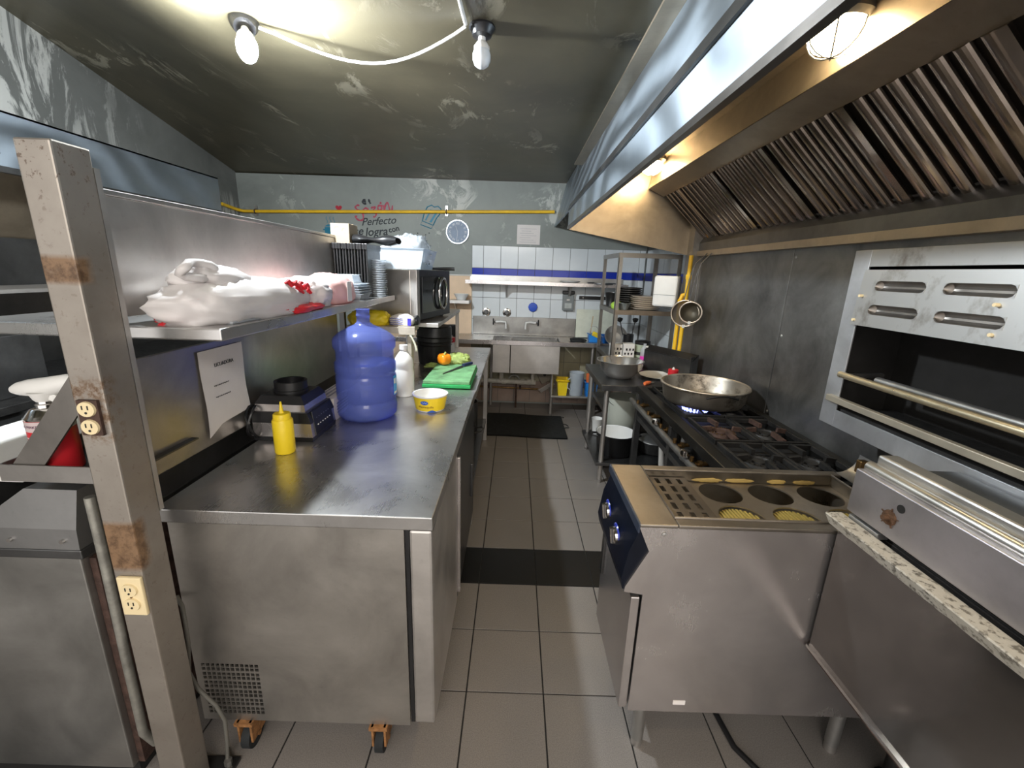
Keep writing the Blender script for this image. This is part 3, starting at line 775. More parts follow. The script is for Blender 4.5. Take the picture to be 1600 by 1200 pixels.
blob((-.88, 2.06, 1.482), (.105, .17, .08), 21, .22, 48, 24, 2.0).build('bag', BAG_PINK, bp, 180)
B(-.776, -.772, 2.03, 2.08, 1.44, 1.53).build('label_card', PAPER, bp)
single(B(-.96, -.79, 1.21, 1.60, 1.4305, 1.438, .002), 'clear_tray_lid', CLEAR, 'flat clear lid lying under the white carrier bag', 'lid', (-.87, 1.4, 1.4305))

# ---- things on the stand
yb = bagthing('yellow_bag', 'bright yellow plastic bag on the beige stand behind the water bottle', (-.90, 2.70, 1.283), (.125, .06, .055), 31, YELLOW_P, .3)
sb = T('sugar_bag', 'white printed flour bag with blue end lying on the beige stand', 'bag', (-.69, 2.71, 1.25))
blob((-.70, 2.71, 1.278), (.075, .05, .043), 33, .15, 40, 20, 1.8).build('bag', M('flour_bag', (.72, .66, .60), .6), sb, 60)
for k in range(4):
    MB().tube([(-.765+.0075*q, 2.655+.004*abs(q-5)/5, 1.262+.012*k+.0025*math.sin(q*2.6+k)) for q in range(12)], .0022, 5).build('print_line', M('print_blue', (.12, .14, .35), .6), sb)
B(-.655, -.633, 2.655, 2.66, 1.256, 1.30).build('blue_panel', M('deep_blue_print', (.05, .04, .42), .5), sb)
bagthing('dark_pouch', 'small dark pouch behind the flour bag by the microwave', (-.625, 2.765, 1.272), (.02, .045, .035), 35, BLACK, .2, cat='pouch')
# white strap below stand
single(MB().grid(lambda u, v: (-.615-.0+.012*v, 2.60-.0, 1.20-.13*u) if False else (-.62+.035*math.sin(u*1.6)-.012*v, 2.604, 1.205-.10*u), 10, 2), 'hanging_strap', M('white_strap', (.68, .66, .52), .6), 'short white strap curling down from the stand corner', 'strap', (-.61, 2.6, 1.1)).modifiers.new('t', 'SOLIDIFY').thickness = .004

# ---- behind stand, on sink table end
# ================================================================== COUNTER ITEMS (z=.92)
CZ = .921
wb_ = T('water_bottle', 'blue translucent water cooler bottle, half full, on the counter', 'water bottle', (-.675, 1.935, CZ))
prof = [(0, 0.006), (.09, .0), (.118, .004), (.132, .02), (.135, .05), (.133, .075), (.126, .083), (.126, .088), (.133, .096), (.1335, .20), (.129, .206), (.129, .210), (.1345, .218), (.1345, .258), (.129, .266), (.126, .272), (.126, .312), (.129, .318), (.136, .328), (.137, .36), (.130, .372), (.116, .386), (.10, .398), (.07, .414), (.043, .426), (.031, .436), (.028, .442), (.028, .462), (.030, .464), (.030, .470), (.028, .472), (.028, .488), (.030, .491), (.030, .496), (.026, .498)]
MB().lathe(prof, (-.675, 1.935, CZ), 48).build('shell', BOTTLE_BLUE, wb_, 50)
MB().lathe([(0, .008), (.112, .008), (.127, .022), (.129, .05), (.124, .08), (.1225, .088), (.129, .1), (.129, .2), (.125, .208), (.130, .22), (.130, .258), (0, .2585)], (-.675, 1.935, CZ), 48).build('water', WATER, wb_, 50)
def bend_bottle(v):
    a = .42+v.x/.1345; r = .1352+v.z
    return Vector((-.675+r*math.sin(a), 1.935-r*math.cos(a), CZ+.155+v.y))
lab = MB().grid(lambda u, v: bend_bottle(Vector((.128+.05*u, -.045+.09*v, 0))), 8, 2).build('label', M('cyan_label', (.02, .30, .72), .4), wb_)
for (u0, u1, v0, v1) in ((.131, .146, .008, .032), (.152, .162, .004, .032), (.131, .17, -.04, -.03)):
    MB().grid(lambda u, v: bend_bottle(Vector((u0+(u1-u0)*u, v0+(v1-v0)*v, .0008))), 4, 2).build('print', WHITE, lab)

sq = T('squeeze_bottle', 'yellow squeeze bottle with pointed tip on the counter', 'bottle', (-.838, 1.492, CZ))
MB().lathe([(0, 0), (.033, 0), (.0355, .004), (.0355, .125), (.032, .131), (.030, .131)], (-.838, 1.492, CZ), 28).build('bottle', YELLOW_P, sq)
MB().lathe([(.030, .130), (.030, .148), (.027, .152), (.010, .153), (.0075, .158), (.003, .195), (0, .196)], (-.838, 1.492, CZ), 28).build('cap', YELLOW_P, sq)

bl = T('blender_base', 'black and steel blender motor base without its jar', 'blender', (-.88, 1.69, CZ))
def frus(x0, x1, y0, y1, z0, X0, X1, Y0, Y1, z1):
    vs = [(x0, y0, z0), (x1, y0, z0), (x1, y1, z0), (x0, y1, z0), (X0, Y0, z1), (X1, Y0, z1), (X1, Y1, z1), (X0, Y1, z1)]
    return MB().add(vs, [(3, 2, 1, 0), (4, 5, 6, 7), (0, 1, 5, 4), (1, 2, 6, 5), (2, 3, 7, 6), (3, 0, 4, 7)])
bx, by = -.895, 1.70
frus(bx-.115, bx+.115, by-.11, by+.11, CZ, bx-.117, bx+.117, by-.112, by+.112, CZ+.018).build('base_ring', BLACK, bl)
frus(bx-.116, bx+.116, by-.111, by+.111, CZ+.018, bx-.116, bx+.112, by-.111, by+.108, CZ+.075).build('steel_band', STEEL_BRIGHT, bl)
frus(bx-.117, bx+.114, by-.112, by+.110, CZ+.075, bx-.114, bx+.100, by-.109, by+.105, CZ+.118).build('shoulder', BLACK, bl)
frus(bx-.106, bx+.090, by-.101, by+.095, CZ+.118, bx-.104, bx+.087, by-.099, by+.092, CZ+.148).build('upper_band', STEEL_BRIGHT, bl)
frus(bx-.106, bx+.089, by-.101, by+.094, CZ+.148, bx-.088, bx+.070, by-.083, by+.078, CZ+.178).build('collar_plate', BLACK, bl)
MB().lathe([(.066, .176), (.066, .188), (.062, .19), (.062, .222), (.056, .224), (.052, .222), (.052, .195), (0, .195)], (bx-.008, by, CZ), 32).build('jar_socket', BLACK, bl)
pn = MB().add([(bx+.1165, by-.085, CZ+.022), (bx+.1165, by+.085, CZ+.022), (bx+.098, by+.075, CZ+.115), (bx+.098, by-.075, CZ+.115)], [(0, 1, 2, 3)])
pn = MB().obox((bx+.1115, by, CZ+.068), (.006, .17, .098), Matrix.Rotation(-.12, 3, 'Y'), .002).build('control_panel', BLACK, bl)
for r in range(2):
    for q in range(6):
        B(bx+.1155-.006*r, bx+.1185-.006*r, by-.06+.022*q, by-.054+.022*q, CZ+.055+.028*r, CZ+.058+.028*r).build('button_mark', WHITE, pn)
cp = [(bx-.117, by-.06, CZ+.06), (bx-.14, by-.10, CZ+.07)]
for i in range(40):
    t = i/39*2*PI*2.0
    cp.append((-1.005+.012*math.sin(t*1.5), 1.60+.048*math.cos(t+1), CZ+.078+.062*math.sin(t+1)))
single(MB().tube(cp, .0055, 6), 'appliance_cord', BLACK, 'black coiled cord beside the blender and the paper notice', 'cord', (-1.0, 1.6, CZ))

wbx = T('white_carton', 'long white carton with printed flaps beside the blender', 'box', (-.83, 1.99, CZ))
B(-.885, -.79, 1.83, 2.17, CZ, CZ+.105, .002).build('carton', M('white_card', (.66, .60, .55), .7), wbx)
for k in range(4):
    B(-.7905, -.789, 1.86, 2.10-.03*(k % 2), CZ+.03+.014*k, CZ+.036+.014*k).build('print_line', M('grey_print', (.28, .26, .28), .7), wbx)
for k in range(3): B(-.875+.022*k, -.867+.022*k, 1.86, 2.13, CZ+.1045, CZ+.1062).build('print_line', M('grey_print'), wbx)
B(-.885, -.86, 1.829, 1.845, CZ+.09, CZ+.1065).build('red_mark', RED, wbx)

tu = T('margarine_tub', 'open yellow margarine tub with white inside on the counter', 'tub', (-.405, 2.06, CZ))
MB().lathe([(0, 0), (.066, 0), (.069, .003), (.083, .075), (.088, .077), (.088, .083), (.081, .083), (.080, .076), (.066, .006), (0, .004)], (-.405, 2.06, CZ), 40).build('tub', WHITE, tu)
def bend_tub(x, y, dz=0):
    z = .012+y; r = .069+(z-.003)/.072*.014+.0012+dz; a = x/.076-.05
    return Vector((-.405+r*math.sin(a), 2.06-r*math.cos(a), CZ+z))
MB().grid(lambda u, v: bend_tub(-.24+.48*u, -.004+.066*v-.012*0), 60, 3).build('yellow_sleeve', YELLOW_P, tu)
MB().grid(lambda u, v: bend_tub(.0+.05*u, -.010+.012*v*math.sin(PI*u), .0006), 12, 3).build('blue_swoosh', M('blue_print', (.03, .12, .55), .4), tu)
MB().grid(lambda u, v: bend_tub(-.010+.019*v*math.cos(2*PI*u), .040+.0105*v*math.sin(2*PI*u), .0008), 25, 3).build('oval_logo', M('blue_print'), tu)
MB().grid(lambda u, v: bend_tub(-.022+.024*u, .039+.003*math.sin(u*14)+.003*v, .0012), 14, 2).build('logo_lettering', M('pale_blue_print', (.45, .52, .70), .5), tu)
text('Mantequilla', .0165, (0, 0, 0), (1, 0, 0), (0, 1, 0), bend=lambda v: bend_tub(v.x-.004, v.y+.018, .0012)).build('lettering', M('maroon_print', (.22, .04, .02), .5), tu)

jg = T('plastic_jug', 'tall white plastic jug standing behind the water bottle', 'jug', (-.56, 2.29, CZ))
MB().lathe([(0, 0), (.048, 0), (.052, .006), (.052, .13), (.048, .145), (.047, .155), (.050, .165), (.050, .19), (.045, .21), (.028, .235), (.019, .245), (.019, .262), (0, .262)], (-.59, 2.29, CZ), 28).build('jug', WHITE, jg)
MB().lathe([(.022, .255), (.022, .278), (0, .279)], (-.59, 2.29, CZ), 20).build('cap', WHITE_BRT, jg)

for i, (mtx, lab_) in enumerate(((GREEN, 'green cutting board, lower of the two at the counter edge'), (M('green_board_scarred', (.16, .36, .17), .55, 0, .4, 14), 'scarred green cutting board under the knife, upper of the two'))):
    y0 = 2.45+.012*i
    single(B(-.53+.004*i, -.245-.006*i, y0, y0+.50-.02*i, CZ-.0+.0205*i, CZ+.02+.0205*i, .003), 'cutting_board', mtx, lab_, 'cutting board', (-.39, 2.7, CZ+.0205*i))
BT = CZ+.042
kn = T('kitchen_knife', 'kitchen knife with navy handle resting on the green board', 'knife', (-.38, 2.72, BT))
MB().bar((-.335, 2.86, BT+.012), (-.285, 2.93, BT+.014), .022, .016).build('handle', M('navy_handle', (.015, .02, .09), .4), kn)
MB().add([(-.345, 2.852, BT+.010), (-.33, 2.845, BT+.004), (-.435, 2.62, BT+.001), (-.437, 2.63, BT+.003), (-.345, 2.852, BT+.012), (-.33, 2.845, BT+.006), (-.435, 2.62, BT+.003), (-.437, 2.63, BT+.005)], [(3, 2, 1, 0), (4, 5, 6, 7), (0, 1, 5, 4), (1, 2, 6, 5), (2, 3, 7, 6), (3, 0, 4, 7)]).build('blade', STEEL_DARK, kn)
def lobed(c, r, h, nl, amp, mt, name, parent):
    def fn(u, v):
        th = 2*PI*u; ph = PI*v
        rr = r*(1+amp*math.cos(nl*th))*math.sin(ph)**.7
        z = h/2*math.cos(ph)-.25*h*math.exp(-((math.sin(ph)*r)/(.35*r))**2)*(1 if v < .5 else -.4)
        return (c[0]+rr*math.cos(th), c[1]+rr*math.sin(th), c[2]+h/2+z)
    return MB().grid(fn, 32, 16, True).build(name, mt, parent, 70)
pp = T('bell_pepper', 'orange bell pepper at the back of the green board', 'pepper', (-.47, 2.90, BT))
lobed((-.47, 2.90, BT), .045, .085, 4, .1, ORANGE, 'flesh', pp)
MB().tube([(-.47, 2.90, BT+.06), (-.468, 2.905, BT+.075), (-.46, 2.91, BT+.088)], [.007, .006, .007], 8).build('stem', LEAF, pp)
lt = T('lettuce', 'crinkled green leaf vegetable beside the orange pepper', 'vegetable', (-.40, 3.01, CZ))
blob((-.385, 3.03, CZ+.045), (.075, .05, .055), 41, .5, 44, 24, 4.5).build('leaves', LEAF, lt, 70)
cl = T('celery', 'pale green stalks lying left of the orange pepper', 'vegetable', (-.57, 2.93, CZ))
for k in range(4):
    MB().tube([(-.62+.01*k, 2.96+.012*k, CZ+.012+.012*(k % 2)), (-.58, 2.945+.012*k, CZ+.02+.012*(k % 2)), (-.535, 2.94+.012*k, CZ+.016+.012*(k % 2))], [.006, .010, .008], 8).build('stalk', LEAF, cl)
sk = T('black_bucket', 'tall black round pot with stacked rims behind the vegetables', 'pot', (-.60, 3.25, .903))
MB().lathe([(0, 0), (.115, 0), (.12, .008), (.128, .14), (.134, .145), (.128, .15), (.13, .165), (.137, .17), (.131, .175), (.131, .2), (.138, .205), (.131, .21), (.128, .275), (.118, .285), (0, .285)], (-.60, 3.25, .903), 36).build('body', BLACK, sk)
jr = T('red_lid_jar', 'small jar with dark red lid on the rear worktable under the microwave', 'jar', (-.55, 3.70, .903))
MB().lathe([(0, 0), (.045, 0), (.047, .01), (.047, .085), (.042, .095)], (-.55, 3.70, .903), 24).build('glass', CLEAR, jr)
MB().lathe([(.047, .09), (.048, .125), (.045, .13), (0, .13)], (-.55, 3.70, .903), 24).build('lid', M('dark_red', (.28, .01, .02), .4), jr)
cu = single(MB().lathe([(0, 0), (.045, 0), (.062, .14), (.065, .142), (.058, .14), (.042, .008), (0, .006)], (0, 0, 0), 24), 'black_cup', BLACK, 'black tapered cup on the sink table left of backsplash', 'cup', (0, 0, 0)); cu.location = (-.68, 4.78, .862)

pn_ = T('paper_notice', 'sheet of white paper taped to the lower partition panel', 'notice', (-1.02, 1.49, 1.04))
def paper(u, v):
    y = 1.372+.232*u; z = 1.05+.262*v+.012*(u-.5)*(1-v)
    if u < .3 and v < .3: z -= .03*(1-u/.3)*(1-v/.3)
    return (-1.0285+.006*math.sin(v*5+u*2)*(1-v)+.004, y, z)
pg = MB().grid(paper, 12, 14)
k = len(pg.v); pg.v += [(x+.0006, y, z) for x, y, z in pg.v[:k]]; pg.f += [tuple(reversed([i+k for i in f])) for f in pg.f]
pg.build('sheet', PAPER, pn_, 60)
text('LICUADORA', .018, (-1.0215, 1.49, 1.255), (0, 1, 0), (0, 0, 1)).build('heading', INK, pn_)
MB().tube([(-1.0215, 1.425+.0045*q, 1.185+.0018*math.sin(q*2.3)) for q in range(18)], .0011, 4).build('text_line', INK, pn_)
MB().tube([(-1.0205, 1.425+.0045*q, 1.145+.0018*math.sin(q*2.3)) for q in range(18)], .0011, 4).build('text_line', INK, pn_)

# ================================================================== LEFT STATION (beside the post)
ls = T('steel_cabinet', 'grey steel cabinet with sloped top at the left edge', 'cabinet', (-1.4, 1.4, 0))
B(-1.75, -1.15, 1.0, 1.9, .05, .815, .004).build('body', M_steel('cabinet_steel', (.37, .36, .34), .4, (1, 1, 30), .3), ls)
B(-1.752, -1.135, .992, 1.9, .815, .842, .003).build('band', STEEL_DARK, ls)
CAB_D = M_steel('cowl_steel', (.27, .265, .26), .42, (1, 1, 30), .3)
frus(-1.44, -1.14, .995, 1.88, .842, -1.42, -1.142, 1.0, 1.88, .90).build('lower_cowl', CAB_D, ls)
frus(-1.42, -1.142, 1.0, 1.88, .90, -1.29, -1.148, 1.03, 1.86, 1.0).build('sloped_cowl', CAB_D, ls)
B(-1.149, -1.13, 1.02, 1.9, .05, .80).build('rusty_side', IRON_RUST, ls)
for x in (-1.18, -1.32): MB().cyl((x, .99, .868), (x, 1.0, .868), .006, n=8).build('rivet', CHROME, ls)
B(-1.75, -1.15, 1.02, 1.9, 0, .05).build('plinth', BLACK_VOID, ls)
gp = single(MB().tube([(-1.085, 1.0, 1.0), (-1.085, 1.0, .82), (-1.09, 1.0, .5), (-1.092, 1.0, .2), (-1.092, 1.03, .12)], .012, 12), 'galvanised_pipe', PIPE_GALV, 'thin rusty galvanised pipe between the cabinet and post', 'pipe', (-1.09, 1.0, .1))
bs = T('bracket_shelf', 'small steel bracket shelf holding the blow torch left of the post', 'shelf', (-1.17, 1.12, 1.04))
B(-1.285, -1.008, .995, 1.30, 1.043, 1.048).build('tray', STEEL_DARK, bs)
B(-1.285, -1.008, .990, .995, 1.043, 1.088).build('front_lip', M_steel('bracket_steel', (.36, .34, .32), .45), bs)
B(-1.29, -1.285, .990, 1.30, 1.043, 1.088).build('side_lip', M_steel('bracket_steel'), bs)
MB().bar((-1.24, 1.0, 1.06), (-1.012, 1.0, 1.335), .006, .062, (1, 0, -.85)).build('brace', M_steel('brace_steel', (.26, .24, .22), .45), bs)
B(-1.012, -1.006, .985, 1.0, 1.05, 1.36).build('mounting_strip', STEEL_SIDE, bs)
gt = T('blow_torch', 'white blow torch head screwed onto a red gas can', 'blow torch', (-1.225, 1.13, 1.049))
MB().lathe([(0, 0), (.045, 0), (.047, .004), (.047, .148)], (-1.225, 1.13, 1.049), 28).build('gas_can', RED, gt)
MB().lathe([(.0472, .118), (.0474, .145)], (-1.225, 1.13, 1.049), 28).build('can_label', M('pale_can_print', (.62, .50, .50), .4), gt)
MB().lathe([(.047, .146), (.049, .151), (.045, .156), (.032, .172), (.022, .174), (.022, .182), (.018, .184), (.018, .19), (0, .19)], (-1.225, 1.13, 1.049), 28).build('can_top', CHROME, gt)
text('GAS MAKER', .0105, (0, 0, 0), (1, 0, 0), (0, 1, 0), bend=lambda v: Vector((-1.225+.0482*math.sin(v.x/.0482-.15), 1.13-.0482*math.cos(v.x/.0482-.15), 1.049+.132+v.y))).build('lettering', M('purple_print', (.20, .06, .16), .5), gt)
for q in range(5):
    MB().grid(lambda u, v: (-1.225+.0476*math.sin(-.9+1.5*u), 1.13-.0476*math.cos(-.9+1.5*u), 1.049+.10-.012*q+.003*v), 12, 2).build('stripe', M('pale_can_print'), gt)
MB().lathe([(.015, .186), (.022, .195), (.03, .215)], (-1.225, 1.13, 1.049), 16).build('valve_neck', WHITE, gt)
MB().tube([(-1.302, 1.13, 1.265), (-1.285, 1.13, 1.268), (-1.25, 1.13, 1.272), (-1.20, 1.13, 1.278), (-1.15, 1.13, 1.29), (-1.12, 1.13, 1.295)], [.010, .017, .023, .025, .022, .017], 14).build('torch_head', WHITE, gt)
MB().tube([(-1.13, 1.13, 1.293), (-1.09, 1.13, 1.30), (-1.075, 1.13, 1.302)], .014, 12).build('nozzle', CHROME, gt)
MB().bar((-1.215, 1.13, 1.26), (-1.165, 1.13, 1.235), .02, .02).build('trigger', WHITE, gt)
gt.location = (-1.205, 1.06, 1.049)
single(MB().box(-1.14, -1.055, 1.19, 1.27, 1.049, 1.15, .01), 'sponge', LIME, 'lime green sponge behind the post on the bracket shelf', 'sponge', (-1.07, 1.18, 1.049))
# counter with white board, cook line on the far left
lc = T('left_counter', 'dark steel counter with white board top in the left background', 'counter', (-1.8, 2.2, 0))
B(-2.05, -1.30, 1.92, 3.6, .05, .95).build('body', STEEL_DARK, lc)
B(-2.07, -1.28, 1.91, 3.6, .95, .985, .003).build('top', STEEL_SIDE, lc)
lb = single(B(-1.78, -1.31, 1.05, 1.85, 1.006, 1.02, .003), 'cutting_board', WHITE, 'white cutting board over the cabinet at the left edge', 'cutting board', (-1.5, 1.5, 1.006))
cs = T('cabinet_riser', 'low steel riser under the white board at the left edge', 'riser', (-1.5, 1.45, .842))
B(-1.75, -1.45, 1.06, 1.86, .843, 1.005, .003).build('box', STEEL_DARK, cs)
B(-1.752, -1.75, 1.06, 1.86, .85, 1.0).build('end_cap', STEEL_DARK, cs)
rg = T('cook_line', 'dark cooking range against the left wall under the hood', 'range', (-2.75, 2.4, 0))
B(-3.14, -2.35, .8, 4.2, .08, .88).build('body', STEEL_DARK, rg)
B(-3.14, -2.33, .8, 4.2, .88, .92, .003).build('top', IRON, rg)
B(-3.14, -3.11, .8, 4.2, .92, 1.7).build('back_splash', M_steel('dark_splash', (.13, .13, .13), .35), rg)
B(-2.95, -2.45, 1.2, 2.2, .92, 1.22, .004).build('griddle', STEEL_DARK, rg)
for y in (1.4, 2.0, 2.6, 3.2): MB().cyl((-2.35, y, .84), (-2.32, y, .84), .025, n=14).build('knob', BLACK, rg)
B(-3.1, -2.7, .9, 4.1, 1.40, 1.42).build('over_shelf', STEEL_SIDE, rg)

# ================================================================== BACK WALL THINGS
def dec(parent, body, size, x, z, mt, shear=0, rot=0, off=0, name='lettering'):
    ex = Vector((math.cos(rot), 0, math.sin(rot))); ey = Vector((-math.sin(rot), 0, math.cos(rot)))
    return text(body, size, (x, 5.1985, z), ex, ey, shear, off=off, extr=.0008).build(name, mt, parent)
DBLACK = M('decal_black', (.015, .02, .025), .5); DPINK = M('decal_pink', (.42, .05, .09), .5); DTEAL = M('decal_teal', (.01, .19, .30), .5)
mu = T('wall_lettering', 'painted wall lettering in black and pink script on grey wall', 'lettering', (-1.5, 5.199, 1.8))
def px(x, y): return (-1.681+(x-575)*.00707, 5.1975, 2.283-(y-318)*.0068+(x-575)*.0002)
def stroke(pts, r_, mt):
    q = [Vector(px(480+a/10, 300+b/10)) for a, b in pts]; out = []
    for i in range(len(q)-1):
        p0, p1, p2, p3 = q[max(i-1, 0)], q[i], q[i+1], q[min(i+2, len(q)-1)]
        for k in range(5):
            t = k/5; out.append(.5*((2*p1)+(p2-p0)*t+(2*p0-5*p1+4*p2-p3)*t*t+(3*p1-p0-3*p2+p3)*t**3))
    out.append(q[-1])
    mb = MB().tube(out, [r_*(.75+.5*math.sin(i*.45)**2) for i in range(len(out))], 6)
    mb.v = [(x, 5.1985+(y-5.1975)*.25, z) for x, y, z in mb.v]
    return mb.build('letter', mt, mu, 60)
stroke([(905, 118), (870, 128), (858, 150), (875, 178), (915, 178)], .010, DBLACK); stroke([(862, 148), (910, 142)], .009, DBLACK); stroke([(955, 110), (968, 150), (982, 180)], .011, DBLACK)
for p_ in ([(805, 208), (770, 205), (738, 232), (765, 270), (825, 305), (858, 360), (848, 425), (800, 440), (750, 415), (732, 382), (760, 372)],
           [(930, 258), (895, 248), (862, 282), (880, 318), (925, 300), (936, 258), (942, 305), (972, 312)],
           [(985, 250), (1015, 235), (1055, 232), (1025, 275), (1010, 300), (1050, 300), (1065, 335), (1050, 378), (1015, 385)],
           [(1145, 205), (1105, 215), (1098, 262), (1130, 280), (1160, 250), (1150, 208), (1180, 215)], [(1130, 178), (1155, 158)],
           [(1190, 205), (1205, 280), (1215, 215), (1245, 160), (1268, 200), (1285, 275), (1318, 285), (1330, 205)]): stroke(p_, .009, DPINK)
dec(mu, 'Perfecto', .115, -1.58, 2.10, DBLACK, .4, .09, .001)
dec(mu, 'se', .125, -1.815, 1.985, DBLACK, .3, .06, .002)
dec(mu, 'logra', .128, -1.61, 1.985, DBLACK, .25, .08, .002)
dec(mu, 'con', .085, -1.405, 2.02, DBLACK, 0, .22, .002)
dec(mu, 'Amor', .085, -1.385, 1.888, M('decal_red', (.50, .03, .04), .5), 0, .2, .002)
def flat(poly, name, mt, parent, y=5.1995, th=.0015):
    return MB().prism(poly, 1, y-th, y).build(name, mt, parent)
hrt = [(.035*(math.sin(t)**3)*1.05, .035*(13*math.cos(t)-5*math.cos(2*t)-2*math.cos(3*t)-math.cos(4*t))/16) for t in [2*PI*i/24 for i in range(24)]]
single(MB().prism([(-2.02+x*1.0, 2.228+z*1.0) for x, z in hrt], 1, 5.197, 5.1995), 'heart_decal', M('decal_crimson', (.42, .01, .03), .5), 'small red heart painted above the yellow pipe', 'decal', (-2.045, 5.199, 2.2))
pd = T('pot_decal', 'blue steaming cooking pot painted on the grey wall', 'decal', (-2.07, 5.199, 1.9))
flat([(-2.195, 2.02), (-2.025, 2.02), (-2.025, 1.95), (-2.040, 1.92), (-2.065, 1.905), (-2.155, 1.905), (-2.180, 1.92), (-2.195, 1.95)], 'pot_body', DTEAL, pd)
flat([(-2.215, 2.0), (-2.195, 2.0), (-2.195, 1.985), (-2.215, 1.985)], 'pot_ear', DTEAL, pd)
flat([(-2.195, 2.028), (-2.025, 2.028), (-2.065, 2.05), (-2.155, 2.05)], 'pot_lid', DTEAL, pd)
for k in range(3):
    MB().tube([(-2.165+.04*k+.008*math.sin(q*1.6), 5.1985, 2.065+.017*q) for q in range(5)], .003, 5).build('steam', DTEAL, pd)
hdcl = T('utensil_decal', 'teal outlined chef hat painted left of the wall clock', 'decal', (-1.0, 5.199, 2.05))
def outline(pts, name, r=.005, closed=True): MB().tube([(x, 5.198, z) for x, z in pts], r, 6, closed).build(name, DTEAL, hdcl)
outline([(-1.10, 2.08), (-.98, 2.04), (-.955, 2.075), (-1.08, 2.12)], 'hat_band')
outline([(-1.08, 2.12), (-1.06, 2.19), (-1.02, 2.27), (-.97, 2.29), (-.94, 2.27), (-.90, 2.28), (-.865, 2.25), (-.88, 2.20), (-.92, 2.15), (-.955, 2.08)], 'hat_crown', .006, False)
flat([(-1.0, 2.11), (-.975, 2.105), (-.90, 2.22), (-.915, 2.235)], 'hat_fold', DTEAL, hdcl)
flat([(-1.05, 2.13), (-1.035, 2.125), (-.97, 2.24), (-.985, 2.245)], 'hat_fold', DTEAL, hdcl)
for (x, z) in ((-1.14, 1.98), (-1.10, 1.95), (-1.05, 1.965), (-1.01, 1.985), (-1.09, 1.91), (-1.04, 1.90)):
    flat([(x, z), (x+.012, z), (x+.012, z+.012), (x, z+.012)], 'dot', DBLACK, hdcl)

ck = T('wall_clock', 'round blue grey wall clock with roman numerals above the tiles', 'clock', (-.676, 5.18, 1.88))
MT_ = Matrix.Translation((-.676, 5.2, 2.012)) @ Matrix.Rotation(PI/2, 4, 'X')
MB().lathe([(.132, 0), (.135, .012), (.130, .028), (.120, .028), (.117, .018)], n=40, mat=MT_).build('rim', M('clock_rim', (.52, .55, .60), .3, .6), ck)
fc = MB().lathe([(.118, .012), (.118, .018), (0, .018)], n=40, mat=MT_).build('face', M('clock_face', (.30, .36, .46), .7), ck)
for i, s in enumerate(('XII', 'I', 'II', 'III', 'IV', 'V', 'VI', 'VII', 'VIII', 'IX', 'X', 'XI')):
    a = PI/2-2*PI*i/12
    ey = Vector((math.cos(a), 0, math.sin(a))); ex = Vector((math.sin(a), 0, -math.cos(a)))
    text(s, .034, Vector((-.676, 5.181, 2.012))+ey*.09, ex, ey, extr=.0005).build('numeral', WHITE, fc)
for (a, L) in ((PI/2+.33, .07), (-PI/2-.12, .095)):
    MB().bar((-.676, 5.178, 2.012), (-.676+L*math.cos(a), 5.178, 2.012+L*math.sin(a)), .006, .002).build('hand', WHITE, ck)
nt_ = T('wall_notice', 'white printed paper on the wall above the tiles', 'notice', (.13, 5.195, 1.9))
pg = MB().grid(lambda u, v: (.0+.262*u, 5.197-.004*math.sin(6*u)*v, 1.902+.212*v), 8, 6); k = len(pg.v)
pg.v += [(x, y-.001, z) for x, y, z in pg.v[:k]]; pg.f += [tuple(reversed([i+k for i in f])) for f in pg.f]
pg.build('sheet', PAPER, nt_)
for q in range(7): B(.03+.02*(q % 2), .22-.03*(q % 3), 5.189, 5.1905, 1.925+.024*q, 1.928+.024*q).build('text_line', M('faint_ink', (.45, .45, .46), .8), nt_)

gpipe = T('gas_pipe', 'long yellow gas pipe running along the back wall under the ceiling', 'pipe', (-1.2, 5.16, 2.22))
MB().tube([(-3.12, 4.86, 2.19), (-3.12, 5.10, 2.168), (-3.08, 5.165, 2.158), (-2.9, 5.165, 2.162), (-1.5, 5.165, 2.20), (0, 5.165, 2.245), (.41, 5.165, 2.257)], .017, 12).build('pipe', YELLOW, gpipe)
for x in (-2.95, -.80):
    cl_ = MB().tube([(x, 5.165+.022*math.cos(t), 2.245+x*.0285+.022*math.sin(t)) for t in [2*PI*i/14 for i in range(14)]], .006, 6, True).build('clamp', IRON_RUST, gpipe)
    B(x-.015, x+.015, 5.18, 5.199, 2.20+x*.0285, 2.31+x*.0285).build('clamp_strap', STEEL, cl_)

# wall shelf
ws = T('wall_shelf', 'long stainless wall shelf with upturned back over the sink', 'shelf', (.25, 5.05, 1.43))
B(-.555, 1.25, 4.90, 5.19, 1.462, 1.485, .002).build('plate', STEEL, ws)
B(-.555, 1.25, 4.896, 4.902, 1.455, 1.495, .001).build('front_lip', STEEL_BRIGHT, ws)
B(-.53, 1.25, 5.178, 5.19, 1.485, 1.55, .001).build('back_flange', STEEL, ws)
for x in (-.11, .62): MB().prism([(5.185, 1.46), (4.95, 1.46), (5.185, 1.30)], 0, x, x+.02).build('bracket', STEEL_SIDE, ws)
single(MB().lathe([(0, 0), (.06, .003), (.115, .025), (.118, .03), (.06, .010), (0, .006)], (0, 0, 0), 32), 'dinner_plate', WHITE_BRT, 'white plate lying on the wall shelf above the sink', 'plate', (0, 0, 0)).location = (.62, 5.04, 1.4855)
single(MB().lathe([(0, 0), (.16, 0), (.165, .004), (.165, .02), (.16, .02), (.158, .006), (0, .006)], (0, 0, 0), 32), 'round_tray', STEEL_DARK, 'dark round tray lying on the wall shelf near the rack', 'tray', (0, 0, 0)).location = (.98, 5.03, 1.4855)
